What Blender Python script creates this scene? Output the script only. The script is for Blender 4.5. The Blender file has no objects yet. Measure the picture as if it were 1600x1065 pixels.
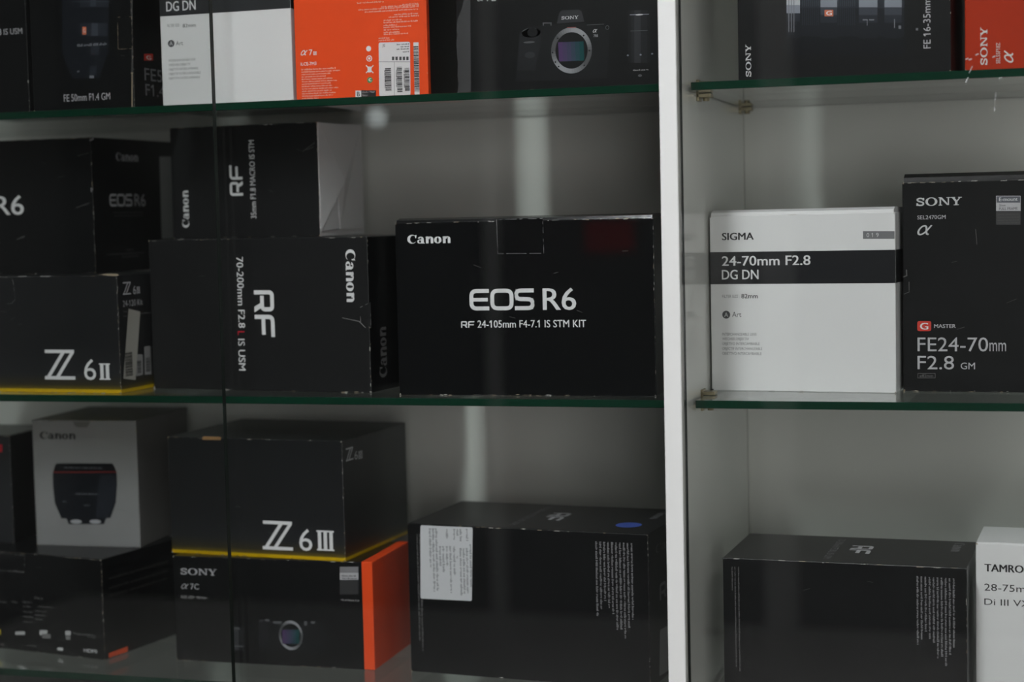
import bpy, bmesh, math, random
from mathutils import Vector, Matrix

S = bpy.context.scene
COL = S.collection
MM = 0.001

# ------------------------------------------------------------------ camera
cam_d = bpy.data.cameras.new('camera')
cam = bpy.data.objects.new('camera', cam_d)
COL.objects.link(cam)
YAW, PITCH, ROLL = 0.2917, 0.072, -0.0226
fw = Vector((-math.sin(YAW) * math.cos(PITCH), math.cos(YAW) * math.cos(PITCH), -math.sin(PITCH)))
r0 = Vector((math.cos(YAW), math.sin(YAW), 0))
u0 = r0.cross(fw)
rt = math.cos(ROLL) * r0 + math.sin(ROLL) * u0
up = -math.sin(ROLL) * r0 + math.cos(ROLL) * u0
m = Matrix((rt, up, -fw)).transposed().to_4x4()
m.translation = Vector((0.3518, -1.6885, 0.2001))
cam.matrix_world = m
cam_d.sensor_width = 36
cam_d.lens = 61.57
cam_d.clip_start = 0.05
cam_d.dof.use_dof = True
cam_d.dof.focus_distance = 1.80
cam_d.dof.aperture_fstop = 3.4
S.camera = cam

# ------------------------------------------------------------------ world, exposure
w = bpy.data.worlds.new('World')
S.world = w
w.use_nodes = True
w.node_tree.nodes['Background'].inputs[0].default_value = (0.5, 0.52, 0.55, 1)
w.node_tree.nodes['Background'].inputs[1].default_value = 0.05
S.view_settings.view_transform = 'Standard'
S.view_settings.look = 'None'
S.view_settings.exposure = 0.0
S.view_settings.gamma = 1.0
S.view_settings.use_curve_mapping = False
S.cycles.transparent_max_bounces = 40
S.cycles.max_bounces = 14
S.cycles.use_adaptive_sampling = False
LAMP_LEFT = 86.0      # emission of the tube lamp in front of the left bay
LAMP_RIGHT = 13.0    # emission of the tube lamp in front of the right bay
LAMP_FAR = 9.0       # emission of the tube lamps deeper in the shop

# daylight outside an added, unseen window, for low-angle fill into the bays
fill_d = bpy.data.lights.new('fill_light', 'AREA'); fill_d.shape = 'RECTANGLE'; fill_d.size = 1.7; fill_d.size_y = 2.05
fill_d.energy = 56.0; fill_d.color = (1.0, 0.985, 0.96)
fill_o = bpy.data.objects.new('fill_light', fill_d); COL.objects.link(fill_o)
fill_o.location = (1.85, -4.86, 0.025); fill_o.rotation_euler = (math.radians(90), 0, 0)

# ------------------------------------------------------------------ materials
MATS = {}
def mat(name, col, rough=0.5, metal=0.0, spec=0.5, noise=0.0, nscale=60.0, bump=0.0, coat=0.0):
    if name in MATS: return MATS[name]
    M = bpy.data.materials.new(name); M.use_nodes = True
    nt = M.node_tree; b = nt.nodes['Principled BSDF']
    b.inputs['Base Color'].default_value = (*col, 1)
    b.inputs['Roughness'].default_value = rough
    b.inputs['Metallic'].default_value = metal
    b.inputs['Specular IOR Level'].default_value = spec
    b.inputs['Coat Weight'].default_value = coat
    if noise or bump:
        tc = nt.nodes.new('ShaderNodeTexCoord'); n = nt.nodes.new('ShaderNodeTexNoise')
        n.inputs['Scale'].default_value = nscale; n.inputs['Detail'].default_value = 4
        nt.links.new(tc.outputs['Object'], n.inputs['Vector'])
        if noise:
            mx = nt.nodes.new('ShaderNodeMix'); mx.data_type = 'RGBA'
            mx.inputs[6].default_value = (*[c * (1 - noise) for c in col], 1)
            mx.inputs[7].default_value = (*[min(1, c * (1 + noise)) for c in col], 1)
            nt.links.new(n.outputs['Fac'], mx.inputs[0])
            nt.links.new(mx.outputs[2], b.inputs['Base Color'])
        if bump:
            bp = nt.nodes.new('ShaderNodeBump'); bp.inputs['Strength'].default_value = bump
            bp.inputs['Distance'].default_value = 0.001
            nt.links.new(n.outputs['Fac'], bp.inputs['Height']); nt.links.new(bp.outputs['Normal'], b.inputs['Normal'])
    MATS[name] = M
    return M

def emis(name, col, strength):
    M = bpy.data.materials.new(name); M.use_nodes = True; nt = M.node_tree
    nt.nodes.remove(nt.nodes['Principled BSDF'])
    e = nt.nodes.new('ShaderNodeEmission'); e.inputs[0].default_value = (*col, 1); e.inputs[1].default_value = strength
    nt.links.new(e.outputs[0], nt.nodes['Material Output'].inputs[0])
    MATS[name] = M
    return M

def glass(name, tint):
    """flat sheet glass: Fresnel reflection over tinted transmission, the same from both sides"""
    M = bpy.data.materials.new(name); M.use_nodes = True; nt = M.node_tree
    nt.nodes.remove(nt.nodes['Principled BSDF'])
    g = nt.nodes.new('ShaderNodeNewGeometry')
    ior = nt.nodes.new('ShaderNodeMix'); ior.data_type = 'FLOAT'
    ior.inputs[2].default_value = 1.5; ior.inputs[3].default_value = 1 / 1.5
    nt.links.new(g.outputs['Backfacing'], ior.inputs[0])
    f = nt.nodes.new('ShaderNodeFresnel'); nt.links.new(ior.outputs[0], f.inputs['IOR'])
    t = nt.nodes.new('ShaderNodeBsdfTransparent'); t.inputs[0].default_value = (*tint, 1)
    gl = nt.nodes.new('ShaderNodeBsdfGlossy'); gl.inputs['Roughness'].default_value = 0.0
    gl.inputs[0].default_value = (1, 1, 1, 1)
    mx = nt.nodes.new('ShaderNodeMixShader')
    nt.links.new(f.outputs[0], mx.inputs[0]); nt.links.new(t.outputs[0], mx.inputs[1]); nt.links.new(gl.outputs[0], mx.inputs[2])
    nt.links.new(mx.outputs[0], nt.nodes['Material Output'].inputs[0])
    MATS[name] = M
    return M

def stripe_carton(name, base):
    """black carton board whose print fades into a yellow stripe at the bottom edge"""
    M = bpy.data.materials.new(name); M.use_nodes = True; nt = M.node_tree; b = nt.nodes['Principled BSDF']
    tc = nt.nodes.new('ShaderNodeTexCoord'); sx = nt.nodes.new('ShaderNodeSeparateXYZ'); cr = nt.nodes.new('ShaderNodeValToRGB')
    mp = nt.nodes.new('ShaderNodeMath'); mp.operation = 'MULTIPLY'; mp.inputs[1].default_value = 20.0
    nt.links.new(tc.outputs['Object'], sx.inputs[0]); nt.links.new(sx.outputs['Z'], mp.inputs[0]); nt.links.new(mp.outputs[0], cr.inputs[0])
    e = cr.color_ramp.elements
    e[0].position = 0.0; e[0].color = (0.62, 0.40, 0.0, 1)
    e[1].position = 1.0; e[1].color = (*base, 1)
    for p, c in ((0.075, (0.60, 0.39, 0.0)), (0.10, (0.12, 0.085, 0.01)), (0.19, (0.035, 0.030, 0.014)), (0.4, [x * 1.6 for x in base])):
        q = e.new(p); q.color = (*c, 1)
    nt.links.new(cr.outputs[0], b.inputs['Base Color'])
    b.inputs['Roughness'].default_value = 0.4
    MATS[name] = M
    return M

mat('blk', (0.006, 0.0065, 0.007), 0.30, spec=0.35, noise=0.25, nscale=35)
mat('blkgloss', (0.004, 0.0045, 0.005), 0.16, spec=0.4)
mat('blk2', (0.010, 0.011, 0.013), 0.3)
mat('blk3', (0.022, 0.024, 0.026), 0.4)
mat('blksoft', (0.011, 0.0115, 0.012), 0.38, spec=0.4, noise=0.2, nscale=30)
mat('drkg', (0.03, 0.031, 0.032), 0.5)
mat('canside', (0.16, 0.155, 0.15), 0.5)
mat('white_carton', (0.71, 0.72, 0.72), 0.5, noise=0.03, nscale=20)
mat('shaded_white_carton', (0.28, 0.283, 0.287), 0.5, noise=0.03, nscale=20)  # white board with its shade put into the base colour
mat('gry', (0.70, 0.70, 0.71), 0.35)
mat('crease_light', (0.9, 0.9, 0.9), 0.5)
mat('orange_carton', (0.82, 0.078, 0.014), 0.45, spec=0.22, noise=0.05, nscale=15)
mat('red_carton', (0.38, 0.026, 0.004), 0.4, spec=0.18, noise=0.08, nscale=15)
stripe_carton('zcart', (0.010, 0.011, 0.012))
INK = dict(wht=(.74,.75,.76), wht2=(.55,.56,.57), wht3=(.62,.60,.58), wht4=(.72,.71,.72), gry2=(.45,.45,.47), gry3=(.22,.22,.23),
    grt=(.24,.24,.24), dim=(.12,.12,.12), dim2=(.05,.048,.046), dim3=(.09,.09,.09), red=(.55,.012,.03), red2=(.20,.02,.008),
    red3=(.55,.035,.02), redd=(.22,.02,.015), org2=(.55,.14,.06), orn=(.75,.09,.02), yel=(.5,.42,.03), ink=(.012,.012,.013), ink2=(.06,.06,.062),
    ink3=(.03,.03,.032), midg=(.16,.165,.17), midg2=(.07,.072,.075), slat=(.09,.10,.12), stk=(.42,.41,.37), stk2=(.30,.30,.30), stk3=(.30,.31,.31),
    stkw=(.60,.62,.64), stki=(.25,.26,.27), blu=(.06,.12,.50), grn=(.05,.25,.08), pnk=(.80,.42,.34), kraft=(.36,.20,.09), scuff=(.55,.54,.50), kscuff=(.34,.28,.20),
    lk0=(.006,.007,.009), lk1=(.011,.013,.017), lk2=(.022,.026,.034), lk3=(.045,.052,.066), lsil=(.42,.43,.46), lsil2=(.20,.22,.26), lmk=(.16,.17,.19),
    cb0=(.007,.008,.009), cb1=(.010,.011,.012), cb2=(.016,.017,.019), cb3=(.032,.034,.038), cb4=(.09,.095,.10))
for k, c in INK.items(): mat(k, c, *((0.3, 0.0, 0.35) if k[:2] in ('lk', 'cb') else (0.45,)))
mat('red_reflection', (0.045, 0.006, 0.004), 0.6, spec=0.1)  # black side with the orange neighbour's reflection put into the colour
for i in range(8): mat('ring%d' % i, (.06 + .028 * i, .063 + .029 * i, .066 + .031 * i), 0.4)
for i in range(6):
    t = i / 5
    mat('sens%d' % i, (.075 * (1 - t) + .010 * t, .042 * (1 - t) + .062 * t, .115 * (1 - t) + .062 * t), 0.25)
mat('post', (0.80, 0.80, 0.795), 0.45, noise=0.02, nscale=12)
mat('panel', (0.76, 0.77, 0.73), 0.12, noise=0.03, nscale=6)
mat('panel_back', (0.74, 0.75, 0.71), 0.32, noise=0.03, nscale=6)
mat('gedge', (0.003, 0.030, 0.016), 0.15)
mat('pedge', (0.003, 0.007, 0.005), 0.5, spec=0.2)
mat('added_dark_board', (0.035, 0.035, 0.036), 0.5)
mat('brass', (0.34, 0.30, 0.20), 0.35, metal=0.8)
mat('wallp', (0.075, 0.075, 0.075), 0.8, noise=0.05, nscale=4)
mat('wallpale', (0.11, 0.11, 0.11), 0.8, noise=0.05, nscale=4)
mat('ceilp', (0.70, 0.70, 0.69), 0.8, noise=0.03, nscale=5)
mat('floort', (0.46, 0.45, 0.44), 0.35, noise=0.08, nscale=3)
mat('trimw', (0.46, 0.46, 0.455), 0.6)
mat('metalw', (0.75, 0.75, 0.75), 0.4)
mat('redp', (0.40, 0.02, 0.02), 0.6)
glass('shelf_glass', (0.94, 0.97, 0.955))
glass('pane_glass', (0.983, 0.986, 0.984))
emis('tube_left', (0.96, 0.985, 1.0), LAMP_LEFT)
emis('tube_right', (1.0, 0.985, 0.965), LAMP_RIGHT)
emis('tube_far', (1.0, 0.985, 0.96), LAMP_FAR)
emis('globe', (0.9, 1.0, 1.0), 2.5)

# ------------------------------------------------------------------ helpers
def obj(name, bm, mats, parent=None, smooth=False):
    me = bpy.data.meshes.new(name); bm.to_mesh(me); bm.free()
    for k in (mats if isinstance(mats, (list, tuple)) else [mats]): me.materials.append(MATS[k])
    if smooth:
        for p in me.polygons: p.use_smooth = True
    o = bpy.data.objects.new(name, me); COL.objects.link(o)
    if parent: o.parent = parent
    return o
def thing(name, label, cat, loc=(0, 0, 0), rz=0.0, group=None):
    o = bpy.data.objects.new(name, None); COL.objects.link(o)
    o.empty_display_size = 0.02
    o.location = [c * MM for c in loc]; o.rotation_euler = (0, 0, rz)
    o['label'] = label; o['category'] = cat
    if group: o['group'] = group
    return o
def tag(o, label, cat, group=None):
    o['label'] = label; o['category'] = cat
    if group: o['group'] = group
    return o
def struct(o):
    o['kind'] = 'structure'; return o
def box_bm(x0, x1, y0, y1, z0, z1, bev=0.0, seg=2):
    bm = bmesh.new(); bmesh.ops.create_cube(bm, size=1)
    for v in bm.verts:
        v.co = Vector(((x0 + x1) / 2 + v.co.x * (x1 - x0), (y0 + y1) / 2 + v.co.y * (y1 - y0), (z0 + z1) / 2 + v.co.z * (z1 - z0))) * MM
    if bev: bmesh.ops.bevel(bm, geom=bm.edges[:], offset=bev * MM, segments=seg, affect='EDGES', profile=0.5)
    return bm
def cyl(bm, p0, p1, r0_, r1_, n=20):
    a, b = Vector(p0), Vector(p1); d = (b - a).normalized()
    s = d.orthogonal().normalized(); t = d.cross(s)
    A = [bm.verts.new((a + (s * math.cos(2 * math.pi * i / n) + t * math.sin(2 * math.pi * i / n)) * r0_) * MM) for i in range(n)]
    B = [bm.verts.new((b + (s * math.cos(2 * math.pi * i / n) + t * math.sin(2 * math.pi * i / n)) * r1_) * MM) for i in range(n)]
    for i in range(n): bm.faces.new((A[i], A[(i + 1) % n], B[(i + 1) % n], B[i]))
    bm.faces.new(A[::-1]); bm.faces.new(B)

# ------------------------------------------------------------------ the shop around the cabinet
FL, CE = -1350, 1450
struct(obj('floor', box_bm(-3500, 3000, -4700, 430, FL - 60, FL), 'floort'))
struct(obj('ceiling', box_bm(-3500, 3000, -4700, 430, CE, CE + 60), 'ceilp'))
struct(obj('wall_back', box_bm(-3500, 3000, 430, 500, FL, CE), 'wallp'))
WY, WX0, WX1, WZ0, WZ1 = -4700, 1000, 2700, -1000, 1050      # far wall and the opening of the added, unseen window
bm = bmesh.new()
lo = [[bm.verts.new(Vector((x_, y_, z_)) * MM) for x_, z_ in r_] for y_ in (WY, WY - 100) for r_ in (((-3500, FL), (3000, FL), (3000, CE), (-3500, CE)), ((WX0, WZ0), (WX1, WZ0), (WX1, WZ1), (WX0, WZ1)))]
for i in range(4):
    j = (i + 1) % 4
    bm.faces.new((lo[0][i], lo[0][j], lo[1][j], lo[1][i])); bm.faces.new((lo[2][j], lo[2][i], lo[3][i], lo[3][j]))
    bm.faces.new((lo[0][j], lo[0][i], lo[2][i], lo[2][j])); bm.faces.new((lo[1][i], lo[1][j], lo[3][j], lo[3][i]))
bmesh.ops.recalc_face_normals(bm, faces=bm.faces)
struct(obj('wall_front', bm, 'wallp'))
win = bpy.data.objects.new('added_window', None); COL.objects.link(win); struct(win); win.location = ((WX0 + WX1) / 2 * MM, WY * MM, WZ0 * MM)
hw, hz = (WX1 - WX0) / 2, WZ1 - WZ0
for nm, a_ in (('window_frame', (-hw, hw, -70, -20, 0, 50)), ('window_frame', (-hw, hw, -70, -20, hz - 50, hz)), ('window_frame', (-hw, -hw + 50, -70, -20, 50, hz - 50)), ('window_frame', (hw - 50, hw, -70, -20, 50, hz - 50)), ('mullion', (-22, 22, -65, -25, 50, hz - 50))):
    obj(nm, box_bm(*a_, 2), 'trimw', win)
for a_ in ((-hw + 50, -22), (22, hw - 50)):
    obj('window_pane', box_bm(a_[0], a_[1], -48, -42, 50, hz - 50), 'pane_glass', win)
struct(obj('wall_left', box_bm(-3570, -3500, -4700, 430, FL, CE), 'wallpale'))
struct(obj('wall_right', box_bm(3000, 3070, -4700, 430, FL, CE), 'wallp'))
struct(obj('trim_1', box_bm(-610, -490, -4700, -4660, FL, CE, 3), 'trimw'))
struct(obj('trim_2', box_bm(-1680, -1620, -4700, -4660, FL, CE, 3), 'trimw'))

def tube_lamp(x, y0, y1, m, label):
    t = thing('tube_lamp', label, 'lamp', (x, (y0 + y1) / 2, CE))
    h = (y1 - y0) / 2
    obj('housing', box_bm(-65, 65, -h - 15, h + 15, -22, 0, 3), 'metalw', t)
    obj('diffuser', box_bm(-55, 55, -h, h, -40, -22, 4), m, t)
tube_lamp(-255, -2250, -950, 'tube_left', 'ceiling tube lamp just in front of the left bay of the cabinet')
tube_lamp(1150, -1750, -550, 'tube_right', 'ceiling tube lamp in front of the right bay of the cabinet')
tube_lamp(-1500, -3800, -2600, 'tube_far', 'ceiling tube lamp deep in the shop, left side')
tube_lamp(1500, -3800, -2600, 'tube_far', 'ceiling tube lamp deep in the shop, right side')

t = thing('globe_lamp', 'small glowing globe lamp on a slim pale stand, mirrored in the glass', 'lamp', (-1464, -3000, FL))
bm = bmesh.new(); cyl(bm, (0, 0, 0), (0, 0, 25), 150, 140, 32); obj('base', bm, 'metalw', t)
bm = bmesh.new(); cyl(bm, (0, 0, 25), (0, 0, 1812), 7, 7, 16); obj('stem', bm, 'wallpale', t)
bm = bmesh.new(); bmesh.ops.create_uvsphere(bm, u_segments=24, v_segments=16, radius=27 * MM)
bmesh.ops.translate(bm, verts=bm.verts, vec=(0, 0, 1.838)); obj('globe', bm, 'globe', t, True)
tag(obj('wall_poster', box_bm(-1285, -1095, -4700, -4692, 50, 170, 1), 'redp'), 'small plain red poster on the far shop wall', 'poster')

# ------------------------------------------------------------------ the cabinet
PW, DEP = 17.1, 409.0          # divider thickness, inner depth
XL, XR = -1280, 900            # outer faces of the bays
ZT, ZM, ZB = 320, 0, -320      # undersides of the glass shelves
cab = thing('display_cabinet', 'white display cabinet with a divider, glass shelves and glass doors', 'cabinet', (0, 0, FL))
def cpart(name, a, m, bev=0.8): 
    a = list(a); a[4] -= FL; a[5] -= FL
    return obj(name, box_bm(*a, bev), m, cab)
d = cpart('divider_panel', (0, PW, 3, DEP, FL + 80, 720), 'panel', 0.3)
cpart('divider_edge_band', (-0.2, PW + .2, 0, 3, FL + 80, 720), 'post', 0.9)
cpart('back_panel', (XL, 0, DEP, DEP + 12, FL + 80, 720), 'panel_back')
cpart('back_panel', (PW, XR, DEP, DEP + 12, FL + 80, 720), 'panel_back')
cpart('side_panel', (XL - 18, XL, 0, DEP + 12, FL, 738), 'post')
cpart('side_panel', (XR, XR + 18, 0, DEP + 12, FL, 738), 'post')
cpart('top_panel', (XL, XR, 0, DEP + 12, 720, 738), 'post')
cpart('bottom_panel', (XL, XR, 0, DEP + 12, FL + 62, FL + 80), 'post')
cpart('added_cupboard_top', (XL, XR, 40, DEP, -440, -422), 'added_dark_board')  # unseen cupboard, added so its dark top darkens the view through the lower shelf
for x_ in (XL, -640): cpart('added_cupboard_door', (x_ + 3, x_ + 634, 20, 38, FL + 82, -424), 'post')
for x_ in (PW, 459): cpart('added_cupboard_door', (x_ + 3, x_ + 438, 20, 38, FL + 82, -424), 'post')
cpart('plinth', (XL, XR, 30, DEP, FL, FL + 62), 'post')

def clamp(x, y, z, lower_only=False):
    """metal shelf clamp on the divider: back plate, two jaws, screw head"""
    zz = z - FL
    bm = box_bm(x, x + 3, y - 8, y + 8, zz - 8, zz + 14, 0.6)
    for a in ((zz - 4.5, zz - .3), (zz + 8.3, zz + 12)):
        b2 = box_bm(x, x + 15, y - 8, y + 8, a[0], a[1], 0.8)
        me = bpy.data.meshes.new('tmp'); b2.to_mesh(me); b2.free(); bm.from_mesh(me); bpy.data.meshes.remove(me)
    c = obj('shelf_clamp', bm, 'brass', cab)
    bm = bmesh.new(); cyl(bm, (x + 9, y, zz - 8), (x + 9, y, zz - 4.5), 3.2, 3.6, 12); obj('screw', bm, 'brass', c)
for z in (ZT, ZM, ZB):
    for y in (112, 380):
        clamp(PW, y, z)

def shelf(x0, x1, z, label):
    bm = box_bm(x0, x1, 57, DEP - 1, z, z + 8, 0.5, 1)
    for f in bm.faces: f.material_index = 0 if abs(f.normal.z) > 0.9 else 1
    o = obj('glass_shelf', bm, ['shelf_glass', 'gedge'])
    return tag(o, label, 'shelf', 'glass shelves of the cabinet')
for z, nm in ((ZT, 'upper'), (ZM, 'middle'), (ZB, 'lower')):
    shelf(XL + 1, -1, z, 'green-edged glass shelf, %s one in the wider left bay' % nm)
    shelf(PW + 3.4, XR - 1, z, 'green-edged glass shelf, %s one in the right bay' % nm)

def pane(x0, x1, y0, label):
    bm = box_bm(x0, x1, y0, y0 + 8, -421, 719, 0.4, 1)
    for f in bm.faces: f.material_index = 0 if abs(f.normal.y) > 0.9 else 1
    o = obj('glass_door', bm, ['pane_glass', 'pedge'])
    return tag(o, label, 'glass door', 'sliding glass doors of the cabinet')
pane(XL + 1, -484, 12, 'clear sliding glass door over the far left, its dark edge a thin vertical line')
pane(-790, -5, 26, 'clear sliding glass door ending at the left face of the white divider')
gp = pane(PW + 1.2, XR - 1, 12, 'clear sliding glass door with small scratches, right of the white divider')
bm = bmesh.new()
def mark(pts, wd):
    for (xa, za), (xb, zb) in zip(pts, pts[1:]):
        dx, dz = xb - xa, zb - za; l = math.hypot(dx, dz) or 1; nx, nz = -dz / l * wd / 2, dx / l * wd / 2
        bm.faces.new([bm.verts.new((x * MM, 11.9 * MM, z * MM)) for x, z in ((xa + nx, za + nz), (xb + nx, zb + nz), (xb - nx, zb - nz), (xa - nx, za - nz))])
mark([(288.9, 313), (290, 316), (291.3, 318)], .9); mark([(292, 322), (295, 328.4)], .5)
mark([(315, 286.2), (314.6, 290)], .7); mark([(314.8, 293.9), (316, 302.7)], .35)
for x, z in ((299.1, 338.8), (314.3, 336.1), (290, 335.2), (320, 316.1), (293, 334.5)): mark([(x - 1.3, z - .5), (x + 1.3, z + .6)], .8)
obj('scratches', bm, 'wht2', gp)['kind'] = 'stuff'

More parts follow.
